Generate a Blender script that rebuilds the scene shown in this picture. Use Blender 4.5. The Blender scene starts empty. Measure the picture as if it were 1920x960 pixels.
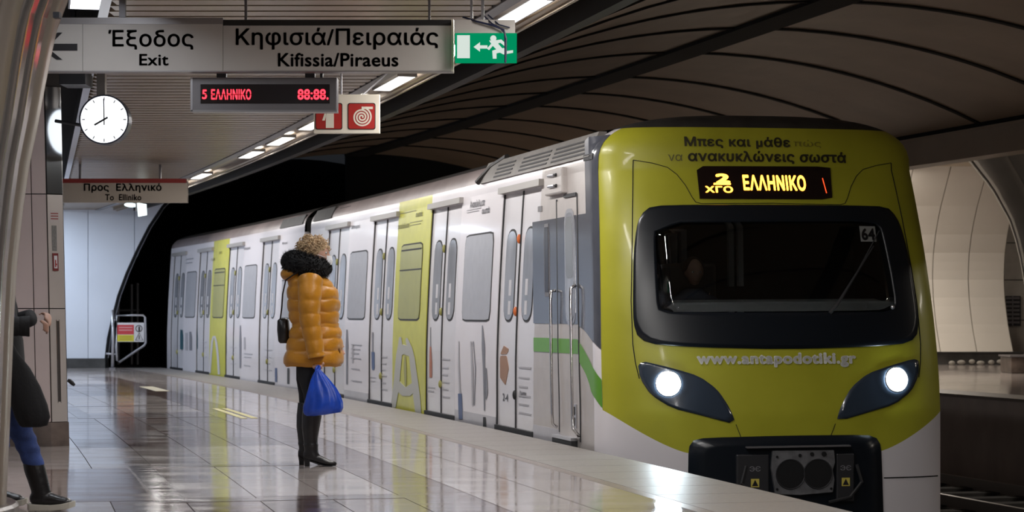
import bpy, bmesh, math, random
from mathutils import Vector, noise
random.seed(7)
PI = math.pi
SC = bpy.context.scene
COL = SC.collection
# ------------------------------------------------------------------ camera
cam_data = bpy.data.cameras.new('camera'); cam = bpy.data.objects.new('camera', cam_data); COL.objects.link(cam)
cam.location = (0, 0, 1.1); cam.rotation_euler = (PI/2, 0, 0)
cam_data.sensor_width = 36; cam_data.lens = 75; cam_data.shift_y = 0.05625; cam_data.clip_end = 300
cam_data.dof.use_dof = True; cam_data.dof.focus_distance = 16.2; cam_data.dof.aperture_fstop = 5.0
SC.camera = cam
# ------------------------------------------------------------------ world, view
w = bpy.data.worlds.new('world'); SC.world = w; w.use_nodes = True
w.node_tree.nodes['Background'].inputs[0].default_value = (0.55, 0.6, 0.7, 1)
w.node_tree.nodes['Background'].inputs[1].default_value = 0.02
SC.view_settings.view_transform = 'Standard'; SC.view_settings.look = 'None'
SC.view_settings.gamma = 1; SC.view_settings.exposure = 0.16; SC.view_settings.use_curve_mapping = False
LAMP_W = 34.0        # one tube luminaire over the platform edge
OPP_W = 130.0         # luminaires over the opposite platform
# ------------------------------------------------------------------ track geometry: s along the curve, d across, z up
F, CH, Y0 = 4000.0, 1.1, 588.0
CX, CY, RR = -291.155, -54.676, 300.5
A0 = math.atan2(-CY, -CX)
def T2(s, d):
    a = A0 + s/RR
    return (CX+(RR+d)*math.cos(a), CY+(RR+d)*math.sin(a))
def T(s, d, z):
    x, y = T2(s, d); return Vector((x, y, z))
def heading(s): return A0 + s/RR
NHW, NE, ND, NRZ, NRH, NRE, PSI = 1.454, 2.8, .4, 2.30, .46, 3.0, .086
NDC = .08+NHW
def lean(z): return .09*max(0.0, min(1.0, (z-.6)/1.8))**1.4
def nhw(z): return NHW-lean(min(z, NRZ))
def nsn(z):
    v = max(0.0, (min(z, NRZ)-.3)/2.05)
    return 16.527+.436*(.4*v+.6*v*v)
def nk(z):
    if z <= NRZ: return 1.0
    t = min(.9999, (z-NRZ)/NRH)
    return (1-t**NRE)**(1/NRE)
def nose_sd(th, z, k=None):
    if k is None: k = nk(z)
    c, sn = math.cos(th), max(0.0, math.sin(th))
    u = -nhw(z)*k*math.copysign(abs(c)**(2/NE), c)
    s = nsn(z)+ND-ND*k*sn**(2/NE)
    return s-PSI*(u+NHW)*min(1, sn*3), NDC+u
def nose_uz(u, z):
    q = min(1.0, abs(u)/(nhw(z)*nk(z)))
    th = math.acos(q**(NE/2))
    return nose_sd(PI-th if u > 0 else th, z)
def side_d(z): return .08+lean(min(z, NRZ))
def Qsd(wv, z):
    if wv >= 0: return nsn(z)+ND+wv, side_d(z)
    return nose_sd(min(PI/2, -wv*PI/2/.9), z)
def surf_pt(fn, a, b, off):
    """point on a body surface fn(a,z)->(s,d), moved outward by off"""
    e = .004
    P = T(*fn(a, b), b); Pa = T(*fn(a+e, b), b); Pb = T(*fn(a, b+e), b+e)
    n = (Pa-P).cross(Pb-P)
    if n.length < 1e-12: return P
    n.normalize()
    c = T(nsn(1)+2.2, NDC, 1.2)
    if n.dot(P-c) < 0: n = -n
    return P+n*off
def N(u, z, off=0.0): return surf_pt(nose_uz, u, z, off)
def Q(wv, z, off=0.0): return surf_pt(Qsd, wv, z, off)
def S(s, z, off=0.0): return T(s, side_d(z)-off, z)
def side_at(x, y):
    """place on the car's platform side behind a point of the photograph -> (s, z)"""
    z = 1.0
    for _ in range(6):
        d = side_d(z); dx = (x-960)/F; r = RR+d
        a = dx*dx+1; b = -2*(dx*CX+CY); c = CX*CX+CY*CY-r*r
        t = (-b+math.sqrt(b*b-4*a*c))/(2*a)
        z = CH+(Y0-y)*t/F
    return RR*(math.atan2(t-CY, dx*t-CX)-A0), z
def at(x, y, Y): return Vector(((x-960)/F*Y, Y, CH+(Y0-y)*Y/F))
# ------------------------------------------------------------------ materials
MATS = {}
def mat(name, col, rough=.5, metal=0.0, var=0.0, vscale=6.0, bump=0.0, bscale=60.0, emit=0.0, ecol=None,
        coat=0.0, trans=0.0, stretch=None, rvar=0.0, alpha=1.0, sheen=0.0, spec=None):
    if name in MATS: return MATS[name]
    m = bpy.data.materials.new(name); m.use_nodes = True; nt = m.node_tree; L = nt.links
    b = nt.nodes['Principled BSDF']
    b.inputs['Base Color'].default_value = (*col, 1); b.inputs['Roughness'].default_value = rough
    b.inputs['Metallic'].default_value = metal; b.inputs['Coat Weight'].default_value = coat
    b.inputs['Coat Roughness'].default_value = .08
    b.inputs['Transmission Weight'].default_value = trans; b.inputs['Alpha'].default_value = alpha
    b.inputs['Sheen Weight'].default_value = sheen
    if spec is not None: b.inputs['Specular IOR Level'].default_value = spec
    if emit:
        b.inputs['Emission Color'].default_value = (*(ecol or col), 1); b.inputs['Emission Strength'].default_value = emit
    tc = nt.nodes.new('ShaderNodeTexCoord'); mp = nt.nodes.new('ShaderNodeMapping')
    L.new(tc.outputs['Object'], mp.inputs[0])
    if stretch: mp.inputs['Scale'].default_value = stretch
    nz = nt.nodes.new('ShaderNodeTexNoise'); nz.inputs['Scale'].default_value = vscale; nz.inputs['Detail'].default_value = 6
    L.new(mp.outputs[0], nz.inputs['Vector'])
    if var:
        mr = nt.nodes.new('ShaderNodeMapRange'); mr.inputs[1].default_value = .3; mr.inputs[2].default_value = .7
        mr.inputs[3].default_value = 1-var; mr.inputs[4].default_value = 1+var
        L.new(nz.outputs['Fac'], mr.inputs[0])
        mx = nt.nodes.new('ShaderNodeVectorMath'); mx.operation = 'SCALE'; mx.inputs[0].default_value = col
        L.new(mr.outputs[0], mx.inputs['Scale']); L.new(mx.outputs[0], b.inputs['Base Color'])
    if rvar:
        r2 = nt.nodes.new('ShaderNodeMapRange'); r2.inputs[1].default_value = .3; r2.inputs[2].default_value = .7
        r2.inputs[3].default_value = max(.02, rough-rvar); r2.inputs[4].default_value = rough+rvar
        L.new(nz.outputs['Fac'], r2.inputs[0]); L.new(r2.outputs[0], b.inputs['Roughness'])
    if bump:
        n2 = nt.nodes.new('ShaderNodeTexNoise'); n2.inputs['Scale'].default_value = bscale; n2.inputs['Detail'].default_value = 4
        L.new(mp.outputs[0], n2.inputs['Vector'])
        bp = nt.nodes.new('ShaderNodeBump'); bp.inputs['Strength'].default_value = bump; bp.inputs['Distance'].default_value = .01
        L.new(n2.outputs['Fac'], bp.inputs['Height']); L.new(bp.outputs[0], b.inputs['Normal'])
    MATS[name] = m; return m
def emi(name, col, strength):
    if name in MATS: return MATS[name]
    m = bpy.data.materials.new(name); m.use_nodes = True; nt = m.node_tree
    nt.nodes.remove(nt.nodes['Principled BSDF']); e = nt.nodes.new('ShaderNodeEmission')
    e.inputs[0].default_value = (*col, 1); e.inputs[1].default_value = strength
    nt.links.new(e.outputs[0], nt.nodes['Material Output'].inputs[0]); MATS[name] = m; return m
tile_light = mat('tile_light', (.41, .36, .34), .10, var=.09, vscale=1.6, rvar=.04, stretch=(.8, 2.2, 1), bump=.03, bscale=3)
tile_rose = mat('tile_rose', (.155, .105, .092), .10, var=.14, vscale=1.8, rvar=.04, stretch=(.8, 3.0, 1), bump=.05, bscale=3)
tile_brown = mat('tile_brown', (.10, .07, .065), .12, var=.2, vscale=3, rvar=.05, stretch=(.8, 3.0, 1), bump=.05, bscale=3)
stone_edge = mat('edge_granite', (.24, .22, .205), .42, var=.15, vscale=30, rvar=.08, bump=.08, bscale=90)
strip_brown = mat('strip_brown', (.20, .16, .145), .35, var=.15, vscale=12)
grout = mat('grout', (.12, .105, .095), .7, var=.1)
concrete_dark = mat('concrete_dark', (.035, .033, .032), .85, var=.3, vscale=3, bump=.2, bscale=20)
black_void = mat('unlit_black', (.006, .006, .007), .9)  # near-black colour stands in for unlit tunnel, voids and gaps; thin joints share it
slat_mat = mat('slat_beige', (.30, .225, .15), .34, metal=.35, var=.08, vscale=3)
slat_gap = mat('slat_gap', (.05, .042, .035), .7)
panel_vault = mat('vault_panel', (.42, .31, .215), .5, var=.10, vscale=1.2, bump=.04, bscale=4)
white_panel = mat('white_panel', (.74, .78, .86), .45, var=.03, vscale=1)
white_panel_warm = mat('white_panel_warm', (.74, .70, .64), .38, var=.04, vscale=.8)
tile_wall = mat('tile_wall', (.45, .42, .38), .5, var=.08)
base_dark = mat('base_dark', (.06, .058, .055), .6, var=.3, vscale=5)
marble_dark = mat('marble_dark', (.13, .10, .085), .3, var=.5, vscale=5)
col_steel = mat('column_steel', (.36, .30, .245), .36, metal=.45, var=.08, vscale=2, stretch=(1, 1, .15))
col_polish = mat('column_polished', (.55, .50, .46), .16, metal=.8, var=.05, vscale=2)
col_groove = mat('column_groove', (.05, .04, .035), .6)
pylon_beige = mat('pylon_beige', (.78, .64, .60), .32, metal=.15, var=.05, vscale=1.5)
pylon_grey = mat('pylon_grey', (.62, .56, .52), .28, metal=.3, var=.06, vscale=3)
mirror_steel = mat('mirror_steel', (.62, .66, .70), .09, metal=.95)
sign_face = mat('sign_face', (.60, .56, .52), .45, var=.02)
sign_frame = mat('sign_frame', (.34, .32, .32), .4, metal=.5)
ink = mat('ink_black', (.012, .010, .012), .5)
band_black = mat('band_black', (.02, .018, .017), .5)
band_red = mat('band_red', (.30, .035, .03), .5)
sign_green = emi('sign_green', (.0, .32, .13), .75)
sign_white_lit = emi('sign_white_lit', (.75, .85, .78), .8)
sign_red = mat('sign_red', (.42, .025, .02), .4)
sign_cream = mat('sign_cream', (.80, .74, .62), .45)
metal_grey = mat('metal_grey', (.22, .21, .22), .4, metal=.5, var=.05)
metal_light = mat('metal_light', (.55, .55, .58), .3, metal=.8)
metal_dark = mat('metal_dark', (.05, .05, .055), .45, metal=.5)
chrome = mat('chrome', (.75, .74, .74), .16, metal=1)
led_red = emi('led_red', (1.0, .03, .05), 3.2)
led_amber = emi('led_amber', (1.0, .36, .03), 7.0)
led_back = mat('led_back', (.010, .004, .004), .25)
lamp_face = emi('lamp_face', (1.0, .96, .90), 9.0)
lamp_cool = emi('lamp_cool', (.93, .95, 1.0), 9.0)
clock_lit = emi('clock_lit', (.93, .96, 1.0), 1.6)
head_lamp = emi('head_lamp', (.78, .93, 1.0), 95.0)
yellow_wrap = mat('yellow_wrap', (.43, .42, .028), .36, var=.08, vscale=2.5, coat=.12, rvar=.05)
white_wrap = mat('white_wrap', (.80, .765, .80), .30, var=.03, vscale=1.2, coat=.2)
door_wrap = mat('door_wrap', (.74, .72, .75), .26, var=.03, vscale=1.2, coat=.2)
cab_wrap = mat('cab_wrap', (.50, .46, .44), .33, var=.05, coat=.15)
lower_wrap = mat('lower_wrap', (.50, .49, .53), .32, var=.05, coat=.15)
grey_band = mat('grey_band', (.075, .08, .10), .22, var=.06, coat=.4)
green_band = mat('green_band', (.12, .33, .035), .33)
roof_mat = mat('roof_soiled', (.27, .225, .22), .42, var=.25, vscale=1.5)
roof_dark = mat('roof_dark', (.03, .028, .026), .6, var=.3)
yellow_side = mat('yellow_side', (.55, .54, .06), .32, var=.06)
film_grey = mat('window_film', (.40, .40, .43), .30, var=.05, vscale=9)
film_yellow = mat('window_film_yellow', (.34, .335, .09), .32, var=.05)
door_glass = mat('door_glass', (.30, .31, .34), .12, var=.25, vscale=3, stretch=(1, 1, .35))
rubber = mat('rubber', (.02, .02, .022), .6)
mask_black = mat('mask_black', (.006, .009, .014), .28)
glass_tint = mat('glass_tint', (.42, .47, .48), .02, trans=1.0)
eye_grey = mat('lamp_housing', (.035, .05, .075), .18, coat=.6)
cab_dark = mat('cab_dark', (.03, .03, .03), .7)
cab_grey = mat('cab_grey', (.45, .45, .46), .6)
print_grey = mat('print_grey', (.20, .20, .23), .4)
print_pale = mat('print_pale', (.42, .41, .44), .4)
print_white = mat('print_white', (.58, .57, .60), .4)
print_blue = mat('print_blue', (.05, .09, .22), .4)
print_teal = mat('print_teal', (.03, .10, .13), .4)
print_orange = mat('print_orange', (.40, .13, .06), .4)
print_card = mat('print_card', (.34, .19, .12), .5)
hands_grey = mat('print_hands', (.46, .46, .42), .4)
print_yeltxt = mat('print_yellow_text', (.33, .32, .10), .4)
url_white = mat('url_white', (.88, .88, .84), .4)
text_dark = mat('text_dark_olive', (.05, .045, .02), .5)
orange_lamp = mat('orange_lamp', (.75, .18, .05), .35)
rail_mat = mat('rail_steel', (.30, .28, .27), .35, metal=.8)
skin = mat('skin', (.52, .30, .22), .5, var=.06, sheen=.1)
coat_mustard = mat('coat_mustard', (.50, .205, .006), .42, var=.10, vscale=9, bump=.25, bscale=35, sheen=.15)
fur_black = mat('fur_black', (.006, .006, .007), .9)
cloth_black = mat('cloth_black', (.010, .010, .012), .8, bump=.2)
leather_black = mat('leather_black', (.012, .011, .012), .32, bump=.15, bscale=40)
hair_blond = mat('hair_blond', (.52, .37, .22), .55, var=.25, vscale=40)
hair_brown = mat('hair_brown', (.05, .03, .02), .6, var=.2)
mask_white = mat('face_mask_white', (.75, .75, .77), .8)
bag_blue = mat('bag_blue', (.012, .07, .52), .32, var=.2, vscale=9, trans=.12)
denim = mat('denim', (.035, .065, .22), .85, var=.35, vscale=14, bump=.3, bscale=200)
denim_pale = mat('denim_pale', (.20, .30, .55), .85, var=.2)
knit = mat('patterned_knit', (.045, .045, .075), .9, var=.8, vscale=45, bump=.3)
sole_white = mat('sole_white', (.55, .52, .45), .6, var=.1)
paper_white = mat('paper_white', (.75, .74, .76), .6)
warn_yellow = mat('warn_yellow', (.70, .62, .04), .5)
warn_red = mat('warn_red', (.62, .05, .06), .5)
floor_mark = mat('floor_mark', (.62, .56, .38), .35, var=.15)
floor_mark_y = mat('floor_mark_yellow', (.58, .52, .16), .35, var=.2)
# ------------------------------------------------------------------ object helpers
ORG = {}
def org(p): return ORG.get(p.name, Vector((0, 0, 0))) if p else Vector((0, 0, 0))
def tag(o, label=None, cat=None, group=None, kind=None):
    if label: o['label'] = label
    if cat: o['category'] = cat
    if group: o['group'] = group
    if kind: o['kind'] = kind
    return o
def thing(name, label, cat, loc, group=None):
    o = bpy.data.objects.new(name, None); COL.objects.link(o); o.location = loc; o.empty_display_size = .1
    ORG[o.name] = Vector(loc); return tag(o, label, cat, group)
class MB:
    def __init__(s, fn=None): s.v = []; s.f = []; s.mi = []; s.cur = 0; s.fn = fn
    def add(s, vs, fs):
        o = len(s.v)
        s.v += [Vector(s.fn(*p)) if s.fn else Vector(p) for p in vs]
        s.f += [tuple(i+o for i in f) for f in fs]; s.mi += [s.cur]*len(fs); return s
    def box(s, x0, x1, y0, y1, z0, z1, nx=1, ny=1):
        vs = []; fs = []
        for k in (z0, z1):
            for j in range(ny+1):
                for i in range(nx+1): vs.append((x0+(x1-x0)*i/nx, y0+(y1-y0)*j/ny, k))
        W = nx+1; H = (ny+1)*W
        for j in range(ny):
            for i in range(nx):
                a = j*W+i; fs.append((a, a+W, a+W+1, a+1)); fs.append((a+H, a+H+1, a+H+W+1, a+H+W))
        for i in range(nx):
            fs.append((i, i+1, i+1+H, i+H)); a = ny*W+i; fs.append((a+1, a, a+H, a+1+H))
        for j in range(ny):
            a = j*W; fs.append((a+W, a, a+H, a+W+H)); a = j*W+nx; fs.append((a, a+W, a+W+H, a+H))
        return s.add(vs, fs)
    def grid(s, fn, nu, nv, closeu=False):
        vs = [fn(i/nu, j/nv) for j in range(nv+1) for i in range(nu+(0 if closeu else 1))]
        W = nu if closeu else nu+1; fs = []
        for j in range(nv):
            for i in range(nu):
                a = j*W+i; b = j*W+(i+1) % W
                fs.append((a, b, b+W, a+W))
        return s.add(vs, fs)
    def loft(s, rings, cap=True):
        n = len(rings[0]); vs = [p for r in rings for p in r]; fs = []
        for k in range(len(rings)-1):
            for i in range(n):
                a = k*n+i; b = k*n+(i+1) % n; fs.append((a, b, b+n, a+n))
        if cap: fs.append(tuple(range(n-1, -1, -1))); fs.append(tuple(range((len(rings)-1)*n, len(rings)*n)))
        return s.add(vs, fs)
    def tube(s, pts, r, n=8, closed=False):
        pts = [Vector(p) for p in pts]; rings = []; m = len(pts)
        up = Vector((0, 0, 1)); prev = None
        for i, p in enumerate(pts):
            if closed: d = pts[(i+1) % m]-pts[i-1]
            else: d = pts[min(i+1, m-1)]-pts[max(i-1, 0)]
            d.normalize()
            a = prev if prev else (up if abs(d.z) < .9 else Vector((1, 0, 0)))
            b = d.cross(a)
            if b.length < 1e-6: b = d.cross(Vector((0, 1, 0)))
            b.normalize(); c = b.cross(d); c.normalize(); prev = c
            rr = r[i] if isinstance(r, (list, tuple)) else r
            rings.append([p+(b*math.cos(2*PI*k/n)+c*math.sin(2*PI*k/n))*rr for k in range(n)])
        if closed:
            fs = []
            for k in range(m):
                for i in range(n):
                    fs.append((k*n+i, k*n+(i+1) % n, ((k+1) % m)*n+(i+1) % n, ((k+1) % m)*n+i))
            return s.add([q for rg in rings for q in rg], fs)
        return s.loft(rings)
    def disc(s, c, r, ax, n=32, rz=None):
        """flat ellipse with center c; ax = (u, v) direction vectors"""
        u, v = Vector(ax[0]), Vector(ax[1]); rz = rz or r
        return s.add([Vector(c)+u*r*math.cos(2*PI*k/n)+v*rz*math.sin(2*PI*k/n) for k in range(n)], [tuple(range(n))])
    def prism(s, poly, a, b, fn):
        """polygon (p,q) extruded between levels a and b through fn(p,q,level)"""
        n = len(poly); vs = [fn(p, q, a) for p, q in poly]+[fn(p, q, b) for p, q in poly]
        fs = [tuple(range(n)), tuple(range(2*n-1, n-1, -1))]+[(i, i+n, (i+1) % n+n, (i+1) % n) for i in range(n)]
        return s.add(vs, fs)
    def ell(s, c, r, nu=20, nv=12, rot=None):
        c = Vector(c)
        def fn(u, v):
            th = 2*PI*u; ph = PI*v
            p = Vector((r[0]*math.sin(ph)*math.cos(th), r[1]*math.sin(ph)*math.sin(th), r[2]*math.cos(ph)))
            if rot: p.rotate(rot)
            return c+p
        return s.grid(fn, nu, nv, True)
    def build(s, name, m, parent=None, smooth=False, bevel=0, label=None, cat=None, group=None, kind=None, subsurf=0, origin=None, fix=True):
        o0 = org(parent) if parent else Vector(origin) if origin is not None else None
        if o0 is None:
            xs = [v.x for v in s.v]; ys = [v.y for v in s.v]; zs = [v.z for v in s.v]
            o0 = Vector(((min(xs)+max(xs))/2, (min(ys)+max(ys))/2, min(zs))) if kind != 'structure' else Vector((0, 0, 0))
        me = bpy.data.meshes.new(name); me.from_pydata([v-o0 for v in s.v], [], s.f)
        for mm in (m if isinstance(m, (list, tuple)) else [m]): me.materials.append(mm)
        if any(s.mi): me.polygons.foreach_set('material_index', s.mi)
        if fix:
            bm = bmesh.new(); bm.from_mesh(me); bmesh.ops.remove_doubles(bm, verts=bm.verts, dist=1e-5)
            bmesh.ops.recalc_face_normals(bm, faces=bm.faces); bm.to_mesh(me); bm.free()
        if smooth: me.polygons.foreach_set('use_smooth', [True]*len(me.polygons))
        o = bpy.data.objects.new(name, me); COL.objects.link(o)
        if parent: o.parent = parent
        else: o.location = o0
        ORG[o.name] = o0
        if bevel:
            b = o.modifiers.new('bevel', 'BEVEL'); b.width = bevel; b.segments = 2; b.limit_method = 'ANGLE'
        if subsurf:
            b = o.modifiers.new('sub', 'SUBSURF'); b.levels = subsurf; b.render_levels = subsurf
        return tag(o, label, cat, group, kind)
def copy_tree(o, loc=None, rz=None, parent=None):
    c = o.copy(); COL.objects.link(c)
    if parent: c.parent = parent
    if loc is not None: c.location = loc
    if rz is not None: c.rotation_euler = (0, 0, rz)
    for ch in [x for x in o.children]: copy_tree(ch, parent=c)
    return c
def text_verts(body, off=0.0, spacing=1.0):
    """flat triangulated glyphs (non-zero winding fill), normalised to their own box"""
    from mathutils.geometry import delaunay_2d_cdt
    key = (body, round(spacing, 4))
    if key in TXT: return TXT[key]
    cu = bpy.data.curves.new('t', 'FONT'); cu.body = body; cu.space_character = spacing
    o = bpy.data.objects.new('t', cu); COL.objects.link(o); bpy.context.view_layer.update()
    k = o.to_curve(bpy.context.evaluated_depsgraph_get()); loops = []
    for sp_ in k.splines:
        pts = []; bp = sp_.bezier_points; n = len(bp)
        for i in range(n):
            p, q = bp[i], bp[(i+1) % n]
            straight = (p.handle_right-p.co).length < 1e-5 and (q.handle_left-q.co).length < 1e-5
            for t in ((0,) if straight else (0, .25, .5, .75)):
                w_ = 1-t; r = p.co*w_**3+p.handle_right*3*w_*w_*t+q.handle_left*3*w_*t*t+q.co*t**3
                if not pts or (Vector((r.x, r.y))-pts[-1]).length > 1e-5: pts.append(Vector((r.x, r.y)))
        if len(pts) > 2: loops.append(pts)
    o.to_curve_clear(); bpy.data.objects.remove(o); bpy.data.curves.remove(cu)
    groups = []                       # glyph clusters that overlap in x are filled together
    for lp in sorted(loops, key=lambda l: min(v.x for v in l)):
        x0, x1 = min(v.x for v in lp), max(v.x for v in lp)
        if groups and x0 < groups[-1][1]: groups[-1][0].append(lp); groups[-1][1] = max(groups[-1][1], x1)
        else: groups.append([[lp], x1])
    V = []; Fc = []
    for g, _ in groups:
        co = []; ed = []
        for lp in g: o_ = len(co); co += lp; ed += [(o_+i, o_+(i+1) % len(lp)) for i in range(len(lp))]
        vo, _, fo, *_r = delaunay_2d_cdt(co, ed, [], 0, 1e-6)
        o_ = len(V); V += [(v.x, v.y) for v in vo]
        for f in fo:
            cx_ = sum(vo[i].x for i in f)/len(f); cy_ = sum(vo[i].y for i in f)/len(f); wn = 0
            for lp in g:
                for i in range(len(lp)):
                    p, q = lp[i-1], lp[i]
                    if (p.y > cy_) != (q.y > cy_) and cx_ < (q.x-p.x)*(cy_-p.y)/(q.y-p.y)+p.x: wn += 1 if q.y > p.y else -1
            if wn: Fc.append(tuple(i+o_ for i in f))
    used = sorted({i for f in Fc for i in f}); mp = {j: i for i, j in enumerate(used)}
    V = [V[i] for i in used]; Fc = [tuple(mp[i] for i in f) for f in Fc]
    x0 = min(v[0] for v in V); x1 = max(v[0] for v in V); y0 = min(v[1] for v in V); y1 = max(v[1] for v in V)
    TXT[key] = ([((v[0]-x0)/(x1-x0), (v[1]-y0)/(y1-y0)) for v in V], Fc, x1-x0, y1-y0)
    return TXT[key]
TXT = {}
def lettering(body, fn, m, parent, bold=.012, name='lettering', spacing=1.0, label=None):
    """fn(u,v) u,v in 0..1 over the text's box"""
    vs, fs, rw, rh = text_verts(body, 0, spacing=spacing+bold*2.2); mb = MB(); r = bold*1.2
    for k in range(8 if bold else 1):
        a = 2*PI*k/8; du = r/rw*math.cos(a) if bold else 0; dv = r/rh*math.sin(a) if bold else 0
        mb.add([fn((u+du+r/rw)/(1+2*r/rw), (v+dv+r/rh)/(1+2*r/rh)) for u, v in vs], fs)
    return mb.build(name, m, parent, label=label, fix=False)
def flat_text(body, x0, x1, yt, yb, Y, m, parent, bold=.012, label=None, spacing=1.0):
    """lettering on a board facing the camera; bounds of the glyphs given where the photograph shows them"""
    a = at(x0, yb, Y); b = at(x1, yt, Y)
    return lettering(body, lambda u, v: (a.x+(b.x-a.x)*u, Y, a.z+(b.z-a.z)*v), m, parent, bold, label=label, spacing=spacing)
def pbox(mb, x0, x1, yt, yb, Y, th):
    a = at(x0, yb, Y); b = at(x1, yt, Y); return mb.box(a.x, b.x, Y, Y+th, a.z, b.z)
def ppoly(mb, pts, Y, th):
    P = [((x-960)/F*Y, CH+(Y0-y)*Y/F) for x, y in pts]
    return mb.prism(P, 0, th, lambda p, q, l: (p, Y+l, q))
def star(poly, ctr, ang):
    """distance from ctr to the polygon's edge in direction ang"""
    dx, dy = math.cos(ang), math.sin(ang); best = 0
    n = len(poly)
    for i in range(n):
        x1, y1 = poly[i][0]-ctr[0], poly[i][1]-ctr[1]; x2, y2 = poly[(i+1) % n][0]-ctr[0], poly[(i+1) % n][1]-ctr[1]
        ex, ey = x2-x1, y2-y1; den = dx*ey-dy*ex
        if abs(den) < 1e-12: continue
        t = (x1*ey-y1*ex)/den; q = (x1*dy-y1*dx)/den
        if t > 0 and -1e-6 <= q <= 1+1e-6: best = max(best, t)
    return best
def smooth_poly(p, it=2):
    for _ in range(it):
        q = []
        for i in range(len(p)):
            a, b = p[i], p[(i+1) % len(p)]
            q += [(a[0]*.8+b[0]*.2, a[1]*.8+b[1]*.2), (a[0]*.2+b[0]*.8, a[1]*.2+b[1]*.8)]
        p = q
    return p
def star_patch(poly, ctr, fn, off, n=72, m=8, inner=None, ictr=None, skirt=.02):
    mb = MB(); rows = []
    for k in range(m+1):
        row = []
        for i in range(n):
            a = 2*PI*i/n
            if inner:
                r0 = star(inner, ctr, a); r1 = star(poly, ctr, a); r = r0+(r1-r0)*k/m
            else: r = star(poly, ctr, a)*max(k/m, 1e-3)
            row.append(fn(ctr[0]+math.cos(a)*r, ctr[1]+math.sin(a)*r, off))
        rows.append(row)
    rows.append([fn(ctr[0]+math.cos(2*PI*i/n)*star(poly, ctr, 2*PI*i/n), ctr[1]+math.sin(2*PI*i/n)*star(poly, ctr, 2*PI*i/n), off-skirt) for i in range(n)])
    if inner: rows.insert(0, [fn(ctr[0]+math.cos(2*PI*i/n)*star(inner, ctr, 2*PI*i/n), ctr[1]+math.sin(2*PI*i/n)*star(inner, ctr, 2*PI*i/n), off-skirt) for i in range(n)])
    mb.loft(rows, cap=False); return mb
def strip_patch(ws, tops, bots, fn, off, nz=10):
    mb = MB(); 
    def g(u, v):
        i = u*(len(ws)-1); k = min(int(i), len(ws)-2); t = i-k
        l = lambda a: a[k]+(a[k+1]-a[k])*t
        return fn(l(ws), l(bots)+(l(tops)-l(bots))*v, off)
    return mb.grid(g, (len(ws)-1)*4, nz)
# ================================================================== SETTING
SE = 44.3        # where the hall ends and the tunnel begins
# platform slab with its stones
flr = MB(lambda s, d, z: T(s, d, z)).box(-8, SE, -12, -.02, -.35, -.012, 40, 1).build('floor', grout, kind='structure')
MB(lambda s, d, z: T(s, d, z)).box(-8, SE, -.05, -.0, -1.05, -.012, 40, 1).build('platform_face', concrete_dark, flr)
def fstone(name, s0, s1, d0, d1, m, kind=None, lift=0):
    g = .003
    o = MB(lambda s, d, z: T(s, d, z)).box(s0+g, s1-g, d0+g, d1-g, -.03, lift).build(name, m, flr, kind=kind)
    return o
ds = [-.84, -1.355, -1.84, -2.27, -2.70, -3.13, -3.56, -3.99, -4.42, -4.85, -5.3]
P = 1.255
tiles = []
for r in range(len(ds)-1):
    d1, d0 = ds[r], ds[r+1]
    k = -4
    while True:
        s0 = 13.03+P*k; s1 = s0+P; k += 1
        if s0 > SE-.2: break
        s1 = min(s1, SE)
        if s0 < 7.5: continue
        tiles.append((s0, s1, d0, d1, r))
def tile_mat(s0, d0, r):
    ph = (s0-12.7) % 10.4
    if r == 2: return tile_rose                                  # long rose row
    if 3 <= r <= 6:
        if ph > 5.1 and r <= 6: return tile_rose if (r+int(s0)) % 3 else tile_brown
    return tile_light
tiles.sort(key=lambda t: t[0])
extra = MB(lambda s, d, z: T(s, d, z))
for i, (s0, s1, d0, d1, r) in enumerate(tiles):
    if i < 240: fstone('floor_tile', s0, s1, d0, d1, tile_mat(s0, d0, r))
    else: extra.box(s0+.003, s1-.003, d0+.003, d1-.003, -.03, 0)
extra.build('far_floor_tiles', tile_light, flr, kind='stuff')
MB(lambda s, d, z: T(s, d, z)).box(7.5, SE, -12, -5.303, -.03, 0, 30, 1).build('side_floor_field', tile_light, flr)
MB(lambda s, d, z: T(s, d, z)).box(-8, 7.497, -12, -.84, -.03, 0, 16, 1).build('near_floor_field', tile_light, flr)
# narrow brown bands framing the light fields
for s0 in (12.72, 15.62, 23.1, 26.0, 33.5, 36.4):
    MB(lambda s, d, z: T(s, d, z)).box(s0, s0+.2, -3.72, -2.27, -.02, .0012).build('floor_band', tile_brown, flr)
for s0 in (12.9, 23.3, 33.7):
    MB(lambda s, d, z: T(s, d, z)).box(s0, s0+2.75, -3.72, -3.56, -.02, .0014, 4, 1).build('floor_band', tile_brown, flr)
    MB(lambda s, d, z: T(s, d, z)).box(s0-.01, s0+2.72, -4.42, -3.74, -.02, .0010, 4, 1).build('floor_band', tile_rose, flr)
# coping along the edge
k = 0
while 6.4+.62*k < SE-.3:
    s0 = 6.4+.62*k; k += 1
    fstone('edge_stone', s0, min(s0+.62, SE), -.75, 0.0, stone_edge)
MB(lambda s, d, z: T(s, d, z)).box(-8, 6.4, -.75, 0, -.03, 0, 8, 1).build('edge_stone_run', stone_edge, flr)
MB(lambda s, d, z: T(s, d, z)).box(-8, SE, -.842, -.752, -.03, .0005, 40, 1).build('edge_strip', strip_brown, flr)
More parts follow.
